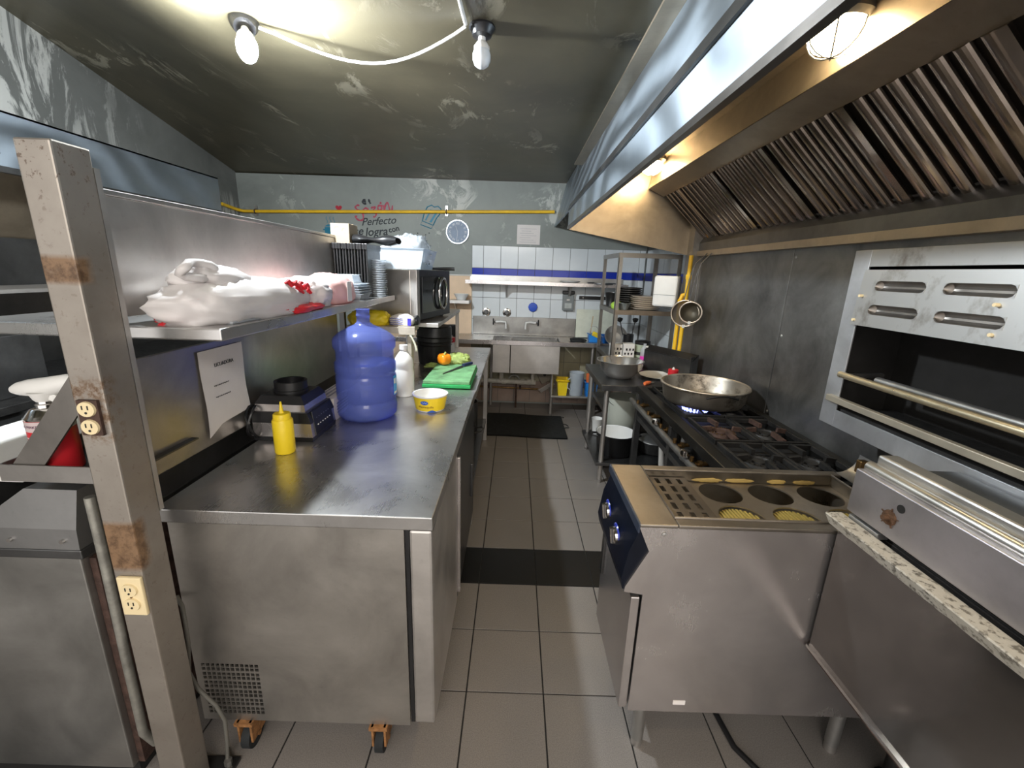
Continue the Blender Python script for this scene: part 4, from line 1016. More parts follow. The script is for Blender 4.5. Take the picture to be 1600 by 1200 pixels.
# shelf with bowl on the cream wall
w2 = T('wall_shelf', 'short grey shelf on the cream wall left of the tiles', 'shelf', (-.75, 5.1, 1.2))
B(-1.25, -.52, 4.98, 5.186, 1.225, 1.262, .002).build('plate', STEEL_SIDE, w2)
for x in (-1.1, -.7): MB().prism([(5.186, 1.225), (5.02, 1.225), (5.186, 1.12)], 0, x, x+.012).build('bracket', STEEL_SIDE, w2)
single(MB().lathe([(0, 0), (.05, 0), (.085, .065), (.088, .066), (.08, .06), (.047, .006), (0, .005)], (0, 0, 0), 28), 'white_bowl', WHITE_BRT, 'white bowl on the short shelf by the cream wall', 'bowl', (0, 0, 0)).location = (-.62, 5.08, 1.263)

# sink table
sk2 = T('sink_table', 'stainless two bowl sink table along the back wall', 'sink', (.1, 4.93, 0))
B(-1.3, -.23, 4.66, 5.17, .835, .86, .003).build('drainboard', STEEL_TOP, sk2)
B(.52, 1.2, 4.66, 5.17, .835, .86, .003).build('drainboard', STEEL_TOP, sk2)
B(-.23, .52, 4.66, 4.72, .835, .86, .003).build('front_rim', STEEL_TOP, sk2)
B(-.23, .52, 5.08, 5.17, .835, .86, .003).build('rear_rim', STEEL_TOP, sk2)
B(-1.3, 1.2, 4.65, 4.662, .822, .872, .003).build('rolled_edge', STEEL_BRIGHT, sk2)
B(-.49, .735, 5.165, 5.19, .86, 1.075, .004).build('backsplash', M_steel('splash_steel', (.40, .39, .37), .38, (1, 1, 20), .4), sk2)
for x0, x1 in ((-.225, -.035), (-.027, .51)):
    b_ = MB()
    b_.box(x0, x0+.006, 4.672, 5.08, .51, .836); b_.box(x1-.006, x1, 4.672, 5.08, .51, .836); b_.box(x0, x1, 5.074, 5.08, .51, .836); b_.box(x0, x1, 4.672, 5.08, .51, .516)
    b_.build('bowl', STEEL, sk2)
    B(x0, x1, 4.664, 4.672, .508, .834, .002).build('front_panel', STEEL_SIDE, sk2)
for x, y in ((.455, 4.80), (.875, 4.70), (-1.0, 4.72), (-.26, 5.1), (1.15, 5.1)):
    MB().cyl((x, y, 0), (x, y, .835), .018, n=14).build('leg', STEEL_SIDE, sk2)
B(.44, 1.15, 4.72, 5.10, .225, .245, .002).build('lower_shelf', STEEL, sk2)
def faucet(x, s, lab):
    f = T('faucet', lab, 'faucet', (x, 5.13, .98))
    MB().tube([(x, 5.165, 1.02), (x, 5.12, 1.02), (x-s*.05, 5.10, 1.02), (x+s*.02, 5.095, 1.025), (x+s*.06, 5.09, 1.02), (x+s*.065, 5.085, .98), (x+s*.065, 5.085, .945)], .013, 10).build('spout', WHITE, f)
    k_ = MB().cyl((x-s*.05, 5.12, 1.02), (x-s*.085, 5.11, 1.02), .012, n=10).build('valve', CHROME, f)
    for a in range(4):
        t = a*PI/2+.4
        MB().cyl((x-s*.085, 5.108, 1.02), (x-s*.085, 5.108+.035*math.cos(t), 1.02+.04*math.sin(t)), .007, n=8).build('handle_arm', BLACK, f)
faucet(-.16, 1, 'white pipe faucet with black cross handle, left of the two over the sink')
faucet(.20, -1, 'white pipe faucet with black cross handle, right of the two over the sink')
for i, x in enumerate((-.335, -.09)):
    v_ = T('wall_valve', ('round chrome valve flange on the tiles, nearer the cream wall', 'round chrome valve flange on the tiles, nearer the blue stopper')[i], 'valve', (x, 5.18, 1.07))
    mm_ = Matrix.Translation((x, 5.192, 1.122)) @ Matrix.Rotation(PI/2, 4, 'X')
    MB().lathe([(.052, 0), (.05, .008), (.032, .014), (.030, .014)], n=28, mat=mm_).build('flange', CHROME, v_)
    MB().lathe([(.030, .012), (.030, .03), (.02, .034), (.02, .05), (0, .05)], n=20, mat=mm_).build('stub', STEEL_DARK, v_)
bc = T('sink_stopper', 'blue round sink stopper hanging on the tiles', 'stopper', (.218, 5.17, 1.13))
mm_ = Matrix.Translation((.215, 5.192, 1.195)) @ Matrix.Rotation(PI/2, 4, 'X')
MB().lathe([(.055, 0), (.055, .02), (.05, .026), (0, .028)], n=10, mat=mm_).build('disc', M('royal_blue', (.01, .08, .55), .35), bc)
MB().lathe([(.04, .026), (.04, .032), (0, .034)], n=10, mat=mm_).build('raised_disc', M('royal_blue'), bc)
sd = T('soap_dispenser', 'grey and black soap dispenser on the tiles under the shelf', 'dispenser', (.62, 5.15, 1.15))
B(.56, .69, 5.13, 5.192, 1.17, 1.36, .01).build('case', GREYP, sd)
B(.555, .695, 5.125, 5.192, 1.36, 1.40, .008).build('top_band', BLACK, sd)
B(.585, .665, 5.128, 5.132, 1.20, 1.26).build('window', M('pale_window', (.45, .48, .46), .3), sd)
B(.605, .64, 5.126, 5.131, 1.29, 1.305).build('button', STEEL, sd)
kb = T('knife_rack', 'black magnetic knife bar on the white tiles', 'knife rack', (.95, 5.18, 1.3))
B(.755, 1.2, 5.175, 5.192, 1.305, 1.345, .003).build('bar', BLACK, kb)
for x in (.8, 1.15): MB().cyl((x, 5.173, 1.325), (x, 5.176, 1.325), .006, n=8).build('screw', STEEL, kb)
single(MB().obox((.95, 5.13, 1.03), (.44, .014, .33), Matrix.Rotation(-.12, 3, 'X'), .003), 'cutting_board', M('ivory_board', (.70, .72, .60), .5), 'tall ivory cutting board leaning on the tiles by the rack', 'cutting board', (.95, 5.1, .862))
cd = T('dish_caddy', 'blue sink caddy with wire handle holding sponges', 'caddy', (.90, 4.85, .86))
tubbox(.90, 4.85, .862, .055, .05, .062, .057, .085).build('basket', BLUE_P, cd)
MB().tube([(.845, 4.85, .945), (.85, 4.85, 1.0), (.88, 4.85, 1.03), (.92, 4.85, 1.03), (.95, 4.85, 1.0), (.955, 4.85, .945)], .003, 6).build('wire_handle', STEEL, cd)
single(MB().obox((.915, 4.80, .945), (.09, .03, .05), Matrix.Rotation(.4, 3, 'Y'), .006), 'sponge', YELLOW_P, 'yellow sponge with green top in the blue caddy', 'sponge', (.915, 4.8, .92))
single(MB().tube([(.86, 4.87, .87), (.87, 4.88, 1.0), (.885, 4.9, 1.14)], .005, 6), 'brush_handle', M('tan_wood', (.55, .40, .2), .6), 'thin tan brush handle standing in the blue caddy', 'brush', (.86, 4.87, .87))
bt_ = T('dish_tray', 'low blue dish tray behind the metal rack on the sink table', 'tray', (1.08, 4.85, .86))
tubbox(1.08, 4.85, .862, .09, .12, .10, .13, .07).build('tray', M('dark_blue_plastic', (.01, .12, .42), .35), bt_)
for k in range(4): B(.985+.05*k, .99+.05*k, 4.74, 4.96, .872, .93).build('divider', M('dark_blue_plastic'), bt_)
bagthing('black_cloth', 'crumpled black cloth on the sink table by the blue caddy', (.72, 4.83, .874), (.085, .07, .022), 51, BLACK_MATT, .4, cat='cloth')

# below the sink
dp = T('drain_pipe', 'pale drain pipe with couplings running under the sink', 'pipe', (.0, 5.0, .2))
MB().cyl((-.6, 5.02, .33), (.28, 5.02, .315), .028, n=16).build('pipe', PVC, dp)
for x in (-.10, .12, .2): MB().cyl((x-.025, 5.02, .322), (x+.025, 5.02, .322), .036, n=16).build('coupling', PVC, dp)
for x in (-.13, .24):
    MB().cyl((x, 5.02, .32), (x, 4.95, .51), .024, n=14).build('riser', PVC, dp)
MB().tube([(.02+.06*math.cos(t), 4.99, .36+.05*math.sin(t)) for t in [PI*i/10 for i in range(11)]], .012, 8).build('loop', PIPE_GALV, dp)
for x in (-.45, .05): B(x-.01, x+.01, 5.0, 5.19, .0, .30).build('support', IRON_RUST, dp)
cpi = T('copper_pipe', 'brown water pipe low on the wall under the sink', 'pipe', (-.1, 5.15, .2))
MB().tube([(-.7, 5.16, .215), (-.2, 5.16, .21), (.32, 5.16, .2)], .012, 8).build('pipe', BRASS, cpi)
for x in (-.3, .1): B(x-.012, x+.012, 5.14, 5.19, .195, .23).build('clip', IRON_RUST, cpi)
eb = T('junction_box', 'grey junction box with two round outlets under the sink', 'box', (.42, 5.12, .3))
MB().obox((.40, 5.12, .40), (.18, .06, .17), Matrix.Rotation(-.5, 3, 'Y'), .004).build('box', M('box_tan', (.30, .26, .20), .6), eb)
for dx, dz in ((-.01, .0), (.05, .03)): MB().cyl((.40+dx, 5.084, .40+dz), (.40+dx, 5.092, .40+dz), .018, n=14).build('outlet', BLACK, eb)
single(MB().obox((.42, 5.06, .255), (.20, .003, .12), Matrix.Rotation(-.6, 3, 'Y') @ Matrix.Rotation(.9, 3, 'X')), 'loose_paper', PAPER, 'loose sheet of paper hanging under the junction box', 'paper', (.42, 5.06, .2))
yp = T('yellow_bin', 'yellow plastic container on the shelf under the sink', 'container', (.57, 4.80, .246))
tubbox(.575, 4.80, .246, .045, .055, .062, .07, .19).build('bin', YELLOW_P, yp)
tubbox(.575, 4.80, .405, .063, .071, .066, .074, .012).build('rim', YELLOW_P, yp)
gl = T('clear_pitcher', 'cloudy clear pitcher between the yellow and blue containers', 'pitcher', (.735, 4.80, .246))
MB().lathe([(0, 0), (.07, 0), (.075, .01), (.085, .26), (.088, .265), (.081, .26), (.07, .012), (0, .008)], (.735, 4.80, .246), 28).build('jug', MILKY, gl)
MB().tube([(.665, 4.76, .45), (.63, 4.74, .44), (.63, 4.74, .34), (.67, 4.76, .31)], .008, 8).build('handle', MILKY, gl)
bb = T('blue_bin', 'blue square container with orange scoop under the sink', 'container', (.90, 4.80, .246))
tubbox(.90, 4.79, .246, .055, .06, .068, .07, .165).build('bin', BLUE_P, bb)
sc_ = T('orange_scoop', 'orange plastic scoop standing in the blue container', 'scoop', (.89, 4.79, .26))
MB().lathe([(0, 0), (.03, .002), (.042, .10), (.044, .17), (.04, .165), (.028, .008), (0, .006)], (.885, 4.80, .33), 20, sy=.6).build('scoop', ORANGE_P, sc_)
MB().bar((.885, 4.80, .26), (.885, 4.80, .335), .02, .01, (0, 1, 0)).build('handle', ORANGE_P, sc_)
single(MB().lathe([(0, 0), (.036, 0), (.040, .2), (.036, .198), (.033, .006), (0, .005)], (0, 0, 0), 20, sy=.8), 'clear_cup', CLEAR, 'clear cup standing behind the orange scoop in blue container', 'cup', (0, 0, 0)).location = (.935, 4.80, .26)

# floor mat
mt_ = MB().grid(lambda u, v: (-.29+.86*u+.02*v*(1-u), 4.05+.03*(1-u)*0-.03*u+(.70-.02*u)*v+.01*math.sin(6*u), .010+.004*math.sin(5*u+3*v)**2), 20, 10)
k = len(mt_.v); mt_.v += [(x, y, .001) for x, y, z in mt_.v[:k]]; mt_.f += [tuple(reversed([i+k for i in f])) for f in mt_.f]
fm_ = T('floor_mat', 'black rubber floor mat in front of the sink', 'mat', (.15, 4.4, 0))
mt_.build('mat', BLACK_MATT, fm_, 60)
for (x, y, dx, dy) in ((.57, 4.45, .05, -.06), (.56, 4.3, .06, .05), (.57, 4.66, .03, .01)):
    MB().tube([(x-.02, y, .008), (x+dx*.5, y+dy*.5, .014), (x+dx, y+dy, .004)], .005, 6).build('frayed_edge', BLACK_MATT, fm_)

# ================================================================== RIGHT: SIDE TABLE
SZ = .81
tt = T('side_table', 'small stainless table beyond the stove with undershelf', 'table', (1.05, 3.46, 0))
B(.66, 1.39, 3.085, 3.84, SZ-.045, SZ, .003).build('tabletop', STEEL_DARK, tt)
for x, y in ((.715, 3.135), (.715, 3.79), (1.34, 3.135), (1.34, 3.79)):
    l_ = MB().cyl((x, y, .03), (x, y, SZ-.045), .019, n=16).build('leg', STEEL_SIDE, tt)
    MB().cyl((x, y, 0), (x, y, .03), .014, .019, n=12).build('foot', CHROME, l_)
B(.67, 1.385, 3.10, 3.83, .155, .18, .002).build('undershelf', STEEL_DARK, tt)
bw = single(MB().lathe([(0, 0), (.09, 0), (.10, .004), (.15, .06), (.172, .13), (.178, .135), (.185, .135), (.185, .138), (.176, .139), (.168, .132), (.145, .062), (.096, .008), (0, .006)], (0, 0, 0), 40), 'mixing_bowl', M('bowl_steel', (.80, .78, .75), .2, .9, .08), 'polished steel mixing bowl on the side table', 'bowl', (0, 0, 0)); bw.location = (.85, 3.36, SZ+.001)
single(MB().lathe([(0, 0), (.08, 0), (.14, .016), (.145, .02), (.138, .018), (.08, .006), (0, .005)], (0, 0, 0), 36), 'white_plate', WHITE_BRT, 'white oval plate beside the steel mixing bowl', 'plate', (0, 0, 0)).location = (1.17, 3.40, SZ+.001)
op = T('peeler', 'orange handled peeler at the corner of the stove', 'peeler', (1.0, 3.14, SZ))
MB().tube([(.985, 3.12, SZ+.012), (1.01, 3.14, SZ+.014), (1.04, 3.165, SZ+.013)], [.012, .016, .010], 10).build('handle', ORANGE_P, op)
MB().bar((1.04, 3.165, SZ+.010), (1.075, 3.19, SZ+.010), .018, .004).build('blade', STEEL, op)
rc = T('tin_can', 'small red and white tin behind the large pan', 'can', (1.22, 3.2, SZ))
MB().lathe([(0, 0), (.037, 0), (.037, .06)], (1.22, 3.21, SZ+.001), 24).build('lower_band', WHITE, rc)
MB().lathe([(.037, .06), (.0375, .105), (.035, .108), (0, .108)], (1.22, 3.21, SZ+.001), 24).build('upper_band', RED, rc)
MB().lathe([(.012, .107), (.004, .125), (0, .126)], (1.22, 3.21, SZ+.001), 12).build('spout', WHITE, rc)
# angled steel guard at the end of the stove
gd = T('splash_guard', 'folded steel splash guard with black flange behind the red tin', 'guard', (1.25, 3.5, SZ))
Rg = Matrix.Rotation(-1.10, 3, 'Z')
MB().obox((1.265, 3.50, SZ+.085), (.52, .006, .17), Rg).build('sheet', STEEL_DARK, gd)
MB().obox((1.29, 3.512, SZ+.185), (.52, .075, .006), Rg @ Matrix.Rotation(.6, 3, 'X')).build('flange', BLACK, gd)
MB().obox((1.165, 3.735, SZ+.19), (.025, .014, .004), Rg @ Matrix.Rotation(.6, 3, 'X')).build('tag', WHITE, gd)
MB().obox((1.40, 3.285, SZ+.10), (.006, .08, .19), Rg).build('end_fold', STEEL_DARK, gd)
# under the side table
pu = T('cooking_pot', 'black enamel pot with white lining on the undershelf', 'pot', (.87, 3.3, .18))
MB().lathe([(0, 0), (.135, 0), (.145, .01), (.16, .17), (.165, .175), (.16, .178)], (.865, 3.33, .181), 36).build('shell', BLACK, pu)
MB().lathe([(.16, .178), (.153, .172), (.14, .02), (0, .014)], (.865, 3.33, .181), 36).build('lining', WHITE_BRT, pu)
for s in (-1, 1): MB().tube([(.865+s*.155, 3.29, .33), (.865+s*.195, 3.30, .335), (.865+s*.195, 3.36, .335), (.865+s*.155, 3.37, .33)], .008, 8).build('handle', BLACK, pu)
pu2 = T('lidded_pan', 'dark pan with steel lid on the undershelf, deeper in', 'pan', (1.18, 3.4, .18))
MB().lathe([(0, 0), (.12, 0), (.13, .01), (.135, .10)], (1.20, 3.38, .181), 32).build('body', IRON, pu2)
MB().lathe([(.137, .10), (.13, .108), (.07, .13), (.02, .138), (0, .138)], (1.20, 3.38, .181), 32).build('lid', STEEL, pu2)
MB().lathe([(.008, .136), (.008, .15), (.018, .156), (.016, .166), (0, .168)], (1.20, 3.38, .181), 16).build('knob', BLACK, pu2)
bk = T('white_bucket', 'milky plastic bucket with bag under the side table', 'bucket', (1.0, 3.68, .18))
MB().lathe([(0, 0), (.12, 0), (.125, .006), (.145, .38), (.15, .385), (.142, .38), (.118, .01), (0, .008)], (.99, 3.66, .181), 32).build('pail', M_thin('cloudy_bucket', (.62, .64, .56), .8, .35), bk)
MB().tube([(.99+.15*math.cos(t), 3.66-.02-.10*math.sin(t), .55-.06*math.sin(t)) for t in [PI*i/12 for i in range(13)]], .004, 6).build('bail', STEEL, bk)
bagthing('plastic_bag', 'bluish bag lying behind the enamel pot under the side table', (1.02, 3.48, .205), (.06, .05, .04), 61, CLEAR, .4)
wc = single(MB().lathe([(0, 0), (.035, 0), (.05, .16), (.052, .162), (.047, .16), (.032, .006), (0, .005)], (0, 0, 0), 24), 'white_cup', WHITE_BRT, 'white cup beyond the side table leg', 'cup', (0, 0, 0)); wc.location = (.78, 3.70, .181)

# ================================================================== RACK
rk = T('metal_rack', 'open steel angle rack with plates behind the side table', 'rack', (1.17, 4.25, 0))
for x, y in ((.89, 3.90), (.89, 4.58), (1.44, 3.90), (1.44, 4.58)):
    sx = 1 if x < 1.2 else -1; sy = 1 if y < 4.2 else -1
    mb = MB().box(x, x+sx*.035, y, y+sy*.004, 0, 1.785).box(x, x+sx*.004, y, y+sy*.035, 0, 1.785)
    mb.build('post', M_steel('rack_steel', (.36, .34, .31), .4), rk)
for z in (1.295, .86, .35): 
    B(.895, 1.435, 3.905, 4.575, z-.004, z, .001).build('shelf_plate', M_steel('rack_steel'), rk)
    B(.895, 1.435, 3.898, 3.904, z-.04, z).build('shelf_edge', M_steel('rack_edge', (.33, .27, .21), .4), rk)
    B(.886, .892, 3.905, 4.575, z-.04, z).build('shelf_edge', M_steel('rack_steel'), rk)
B(.89, 1.44, 3.897, 3.903, 1.745, 1.785).build('top_rail', M_steel('rack_steel'), rk)
B(.886, .892, 3.905, 4.575, 1.745, 1.785).build('top_rail', M_steel('rack_steel'), rk)
pl0 = MB().lathe([(0, 0), (.09, 0), (.135, .014), (.138, .018), (.132, .018), (.09, .006), (0, .006)], (0, 0, 0), 36)
pl0 = single(pl0, 'dinner_plate', M('cream_glaze', (.68, .60, .50), .25), 'lowest off white plate in the stack on the rack shelf', 'plate', (0, 0, 0), 'plates stacked on the rack'); pl0.location = (1.20, 4.06, 1.296)
for i in range(1, 7):
    c = pl0.copy(); COL.objects.link(c); c.location = (1.20+random.uniform(-.012, .012), 4.06, 1.296+.0175*i); c['label'] = (ORD[i] if i < 6 else 'topmost')+' off white plate in the stack on the rack shelf'
dk0 = MB().lathe([(0, 0), (.10, 0), (.13, .016), (.13, .022), (.122, .022), (.098, .006), (0, .006)], (0, 0, 0), 36)
dk0 = single(dk0, 'dark_plate', M('dark_glaze', (.045, .04, .036), .3), 'lowest dark plate stacked at the back of the rack shelf', 'plate', (0, 0, 0), 'dark plates on the rack'); dk0.location = (1.12, 4.36, 1.297)
for i in range(1, 9):
    c = dk0.copy(); COL.objects.link(c); c.location = (1.12+random.uniform(-.006, .006), 4.36, 1.297+.0205*i); c['label'] = (ORD[i] if i < 8 else 'topmost')+' dark plate stacked at the back of the rack shelf'
single(MB().lathe([(0, 0), (.035, 0), (.06, .055), (.062, .056), (.057, .05), (.033, .005), (0, .004)], (0, 0, 0), 24), 'grey_bowl', GREYP, 'small grey bowl at the front of the rack shelf', 'bowl', (0, 0, 0)).location = (.99, 3.99, 1.296)
single(MB().lathe([(0, 0), (.05, 0), (.07, .13), (.072, .132), (.066, .13), (.046, .006), (0, .005)], (0, 0, 0), 24), 'grey_pot', STEEL_DARK, 'grey metal pot at the back left of the rack shelf', 'pot', (0, 0, 0)).location = (.97, 4.42, 1.296)
bagthing('lime_cloth', 'lime green crumpled cloth on the rack shelf', (.955, 4.13, 1.315), (.045, .06, .035), 71, LIME, .4, cat='cloth')
# things on rack's lower shelf (z .86)
for i, (x, y, wd, h, mtx, lab_, cat) in enumerate(((.96, 4.02, .05, .115, WHITE, 'white printed tin with black spots, leftmost on the lower rack shelf', 'tin'), (1.07, 4.0, .05, .125, WHITE, 'white tin with black check pattern on the lower rack shelf', 'tin'))):
    t = T('printed_tin', lab_, cat, (x, y, .861))
    B(x-wd, x+wd, y-.05, y+.05, .861, .861+h, .003).build('body', mtx, t)
    for q in range(6): B(x-wd+.008+.03*(q % 3)+(.012 if q > 2 else 0), x-wd+.022+.03*(q % 3)+(.012 if q > 2 else 0), y-.052, y-.049, .885+.04*(q//3), .905+.04*(q//3)).build('print_mark', BLACK, t)
cj = T('green_canister', 'pale green canister with black lid on the lower rack shelf', 'canister', (1.21, 4.0, .861))
MB().lathe([(0, 0), (.07, 0), (.07, .12)], (1.21, 4.02, .861), 28).build('body', M('sage', (.42, .48, .36), .4), cj)
MB().lathe([(.072, .118), (.072, .145), (.066, .15), (0, .15)], (1.21, 4.02, .861), 28).build('lid', BLACK, cj)
MB().lathe([(.0705, .02), (.0705, .05)], (1.21, 4.02, .861), 28).build('band', INK, cj)
ut = T('utensil_holder', 'black utensil holder behind the printed tins on the rack', 'holder', (1.14, 4.3, .861))
MB().lathe([(0, 0), (.05, 0), (.055, .17), (.05, .17), (.046, .006), (0, .005)], (1.14, 4.30, .861), 24).build('cup', BLACK, ut)
for i, (dx, a, nm, lab_) in enumerate(((-.02, -.25, 'ladle', 'black ladle leaning out of the utensil holder'), (.02, .12, 'serving_spoon', 'tall black spoon standing in the utensil holder'))):
    u_ = T(nm, lab_, 'utensil', (1.14+dx, 4.30, .87))
    MB().tube([(1.14+dx, 4.30, .87), (1.14+dx+a*.15, 4.30, 1.03), (1.14+dx+a*.28, 4.30, 1.15)], .005, 6).build('handle', BLACK, u_)
    MB().lathe([(0, -.03), (.02, -.022), (.03, 0), (.028, .012), (0, .02)], (1.14+dx+a*.31, 4.30, 1.175), 16, sy=.5).build('head', BLACK, u_)
single(MB().lathe([(0, 0), (.07, .01), (.11, .09), (.113, .09), (.07, .004), (0, -.006)], n=28, mat=Matrix.Rotation(1.1, 4, 'X')), 'frying_basket', STEEL, 'round wire strainer leaning behind the printed tins', 'strainer', (0, 0, 0)).location = (1.02, 4.38, .97)
bagthing('white_cloth', 'crumpled white kitchen paper behind the mixing bowl', (1.02, 3.66, SZ+.03), (.09, .08, .045), 77, PAPER, .4, cat='paper')
pk = T('pink_bottle', 'pink labelled clear bottle beside the splash guard', 'bottle', (1.13, 3.78, SZ))
MB().lathe([(0, 0), (.033, 0), (.034, .10)], (1.16, 3.78, SZ+.001), 24).build('label_band', PINK_P, pk)
MB().lathe([(.034, .10), (.034, .15), (.02, .18), (.014, .19), (.014, .21), (0, .21)], (1.16, 3.78, SZ+.001), 24).build('top', CLEAR, pk)

# dispenser on column, gas risers, strainers
dsp = T('towel_dispenser', 'white plastic towel dispenser with grey side on the right wall', 'dispenser', (1.36, 3.80, 1.33))
Rd = Matrix.Rotation(-.62, 3, 'Z')
MB().obox((1.29, 3.80, 1.475), (.20, .06, .26), Rd, .018).build('front_cover', WHITE_BRT, dsp)
MB().obox((1.325, 3.845, 1.475), (.20, .07, .255), Rd, .006).build('case', M('grey_case', (.36, .34, .31), .5), dsp)
MB().obox((1.271, 3.774, 1.445), (.19, .002, .003), Rd).build('seam', GREYP, dsp)
for i, (x, y, lab_) in enumerate(((1.345, 3.585, 'yellow gas riser pipe with elbow valve, left of the pair'), (1.375, 3.55, 'yellow gas riser pipe up to the hood, right of the pair'))):
    g_ = T('gas_riser', lab_, 'pipe', (x, y, .6))
    if i == 0:
        MB().tube([(x, y, .60), (x, y, 1.35), (x, y, 1.42), (x+.012, y, 1.455), (x+.03, y-.005, 1.46)], .016, 12).build('pipe', YELLOW, g_)
        MB().cyl((x, y, 1.38), (x, y, 1.42), .022, n=8).build('coupling', YELLOW, g_)
    else:
        MB().tube([(x, y, .60), (x, y, 1.765)], .016, 12).build('pipe', YELLOW, g_)
        for z in (1.40, 1.60): MB().cyl((x, y, z-.018), (x, y, z+.018), .023, n=8).build('coupling', YELLOW, g_)
for i, (cx, cy, cz_, r, lab_) in enumerate(((1.325, 3.40, 1.325, .105, 'larger round wire strainer hanging below the hood edge'), (1.335, 3.32, 1.34, .082, 'smaller fine mesh strainer hanging in front of the larger one'))):
    s_ = T('strainer', lab_, 'strainer', (cx, cy, cz_-r))
    ex = Vector((.80, -.60, 0)); ez = Vector((0, 0, 1)); en = Vector((-.60, -.80, 0))
    c_ = Vector((cx, cy, cz_))
    MB().tube([c_+ex*r*math.cos(t)+ez*r*.95*math.sin(t) for t in [2*PI*k/32 for k in range(32)]], .006, 8, True).build('rim', M('pale_wire', (.62, .52, .42), .35, .8), s_)
    Rm = Matrix((ex, ez, -en)).transposed().to_4x4(); Rm.translation = c_
    MB().lathe([(r*.98, 0), (r*.8, .02+.02*i), (r*.45, .035+.03*i), (0, .042+.03*i)], n=28, mat=Rm).build('mesh_basket', M_thin('wire_mesh', (.12, .10, .08), .72, .5) if i == 0 else M('fine_mesh', (.10, .085, .06), .5, .5), s_)
    MB().tube([c_+ez*r*.95+ex*.02, c_+ez*(r+.20)+ex*.005+Vector((.012, 0, 0)), c_+ez*(1.70-cz_)+Vector((.03, 0, 0)), Vector((1.432, cy, 1.775))], .004, 6).build('handle', STEEL_DARK, s_)
    MB().tube([c_+ez*r*.95-ex*.02, c_+ez*(r+.20)-ex*.005+Vector((.012, 0, 0)), c_+ez*(1.70-cz_)+Vector((.03, 0, 0)), Vector((1.432, cy, 1.775))], .004, 6).build('handle', STEEL_DARK, s_)
    B(cx-.008+.08-.08, cx+.008, cy-.008, cy+.008, cz_-r*.95-.012, cz_-r*.95+.012).build('rest_hook', WHITE, s_)

# ================================================================== STOVE
VZ = .835
sv = T('gas_stove', 'black iron six burner gas stove under the hood', 'stove', (1.18, 2.25, 0))
SY0, SY1 = 1.545, 3.0
B(.895, .955, SY0, SY1, VZ-.05, VZ, .004).build('front_rail', M_steel('stove_rail', (.055, .055, .052), .36), sv)
B(1.43, 1.47, SY0, SY1, VZ-.05, VZ+.015, .003).build('rear_rail', M_steel('stove_rail'), sv)
for y in (SY0, SY1-.04): B(.955, 1.43, y, y+.04, VZ-.05, VZ-.002, .003).build('end_rail', M_steel('stove_rail'), sv)
B(.955, 1.43, SY0+.04, SY1-.04, VZ-.06, VZ-.05).build('drip_tray', BLACK_VOID, sv)
for x, y in ((.915, SY1-.03), (.915, SY0+.03), (1.44, SY1-.03), (1.44, SY0+.03), (.915, 2.3)):
    B(x-.02, x+.02, y-.02, y+.02, 0, VZ-.05, .002).build('leg', STEEL_DARK, sv)
B(.90, .93, SY0, SY1, .60, .635, .002).build('lower_rail', STEEL_DARK, sv)
B(.92, 1.45, SY0+.05, SY1-.05, .14, .16).build('undershelf', STEEL_DARK, sv)
mf = MB().cyl((.872, SY0+.02, .725), (.872, SY1+.02, .725), .018, n=16).build('gas_manifold', M('dull_pipe', (.20, .195, .185), .45, .8, .3, 18), sv)
for k, y in enumerate((1.70, 1.92, 2.15, 2.38, 2.62, 2.86)):
    MB().cyl((.872, y, .725), (.872, y+.0, .725+.001), .03, n=6, caps=False)
    v_ = MB().cyl((.89, y, .73), (.95, y, .735), .011, n=10).cyl((.905, y, .733), (.922, y, .733), .018, n=6).build('brass_valve', BRASS, mf)
    MB().cyl((.872, y, .746), (.872, y, .768), .010, n=8).build('valve_stem', BRASS, mf)
    if k in (1, 3): MB().lathe([(.022, 0), (.026, .01), (.022, .03), (0, .032)], (.86, y+.05, .75), 16).build('knob', CHROME, mf)
def burner(cx, cy, rusty, parent):
    mt = IRON_RUST if rusty else IRON
    b_ = MB().lathe([(.02, VZ-.045), (.065, VZ-.04), (.075, VZ-.02), (.07, VZ-.006), (.05, VZ-.004), (.045, VZ-.016), (.03, VZ-.018), (.028, VZ-.005), (0, VZ-.004)], (cx, cy, 0), 28).build('burner', mt, parent)
    for k in range(16):
        t = 2*PI*k/16
        MB().cyl((cx+.06*math.cos(t), cy+.06*math.sin(t), VZ-.005), (cx+.06*math.cos(t), cy+.06*math.sin(t), VZ-.001), .004, n=6).build('burner_port', BRASS if rusty else IRON, b_)
def grate(cx, cy, wx, wy, rusty, parent):
    mt = IRON
    mb = MB()
    x0, x1, y0, y1 = cx-wx/2, cx+wx/2, cy-wy/2, cy+wy/2; zt = VZ+.012
    for a in (y0, y1-.014): mb.box(x0, x1, a, a+.014, VZ-.012, zt, .002)
    for a in (x0, x1-.014): mb.box(a, a+.014, y0+.014, y1-.014, VZ-.012, zt, .002)
    mb.build('grate', mt, parent)
    g = parent.children[-1] if False else None
    for (ax_, ay) in ((1, 0), (-1, 0), (0, 1), (0, -1)):
        p0 = Vector((cx+ax_*(wx/2-.01), cy+ay*(wy/2-.01), VZ+.006)); p1 = Vector((cx+ax_*.055, cy+ay*.055, VZ+.012))
        MB().bar(p0, p1, .016, .022).build('grate_finger', IRON_RUST if rusty else IRON, parent)
for i, cy in enumerate((1.76, 2.12, 2.50)):
    for j, cx in enumerate((1.095, 1.325)):
        rust = (i == 1)
        burner(cx, cy, rust and j == 0, sv)
        grate(cx, cy, .222, .34, rust, sv)
burner(1.12, 2.83, False, sv); grate(1.1, 2.825, .222, .26, False, sv); grate(1.325, 2.825, .222, .26, False, sv)
fl_ = MB()
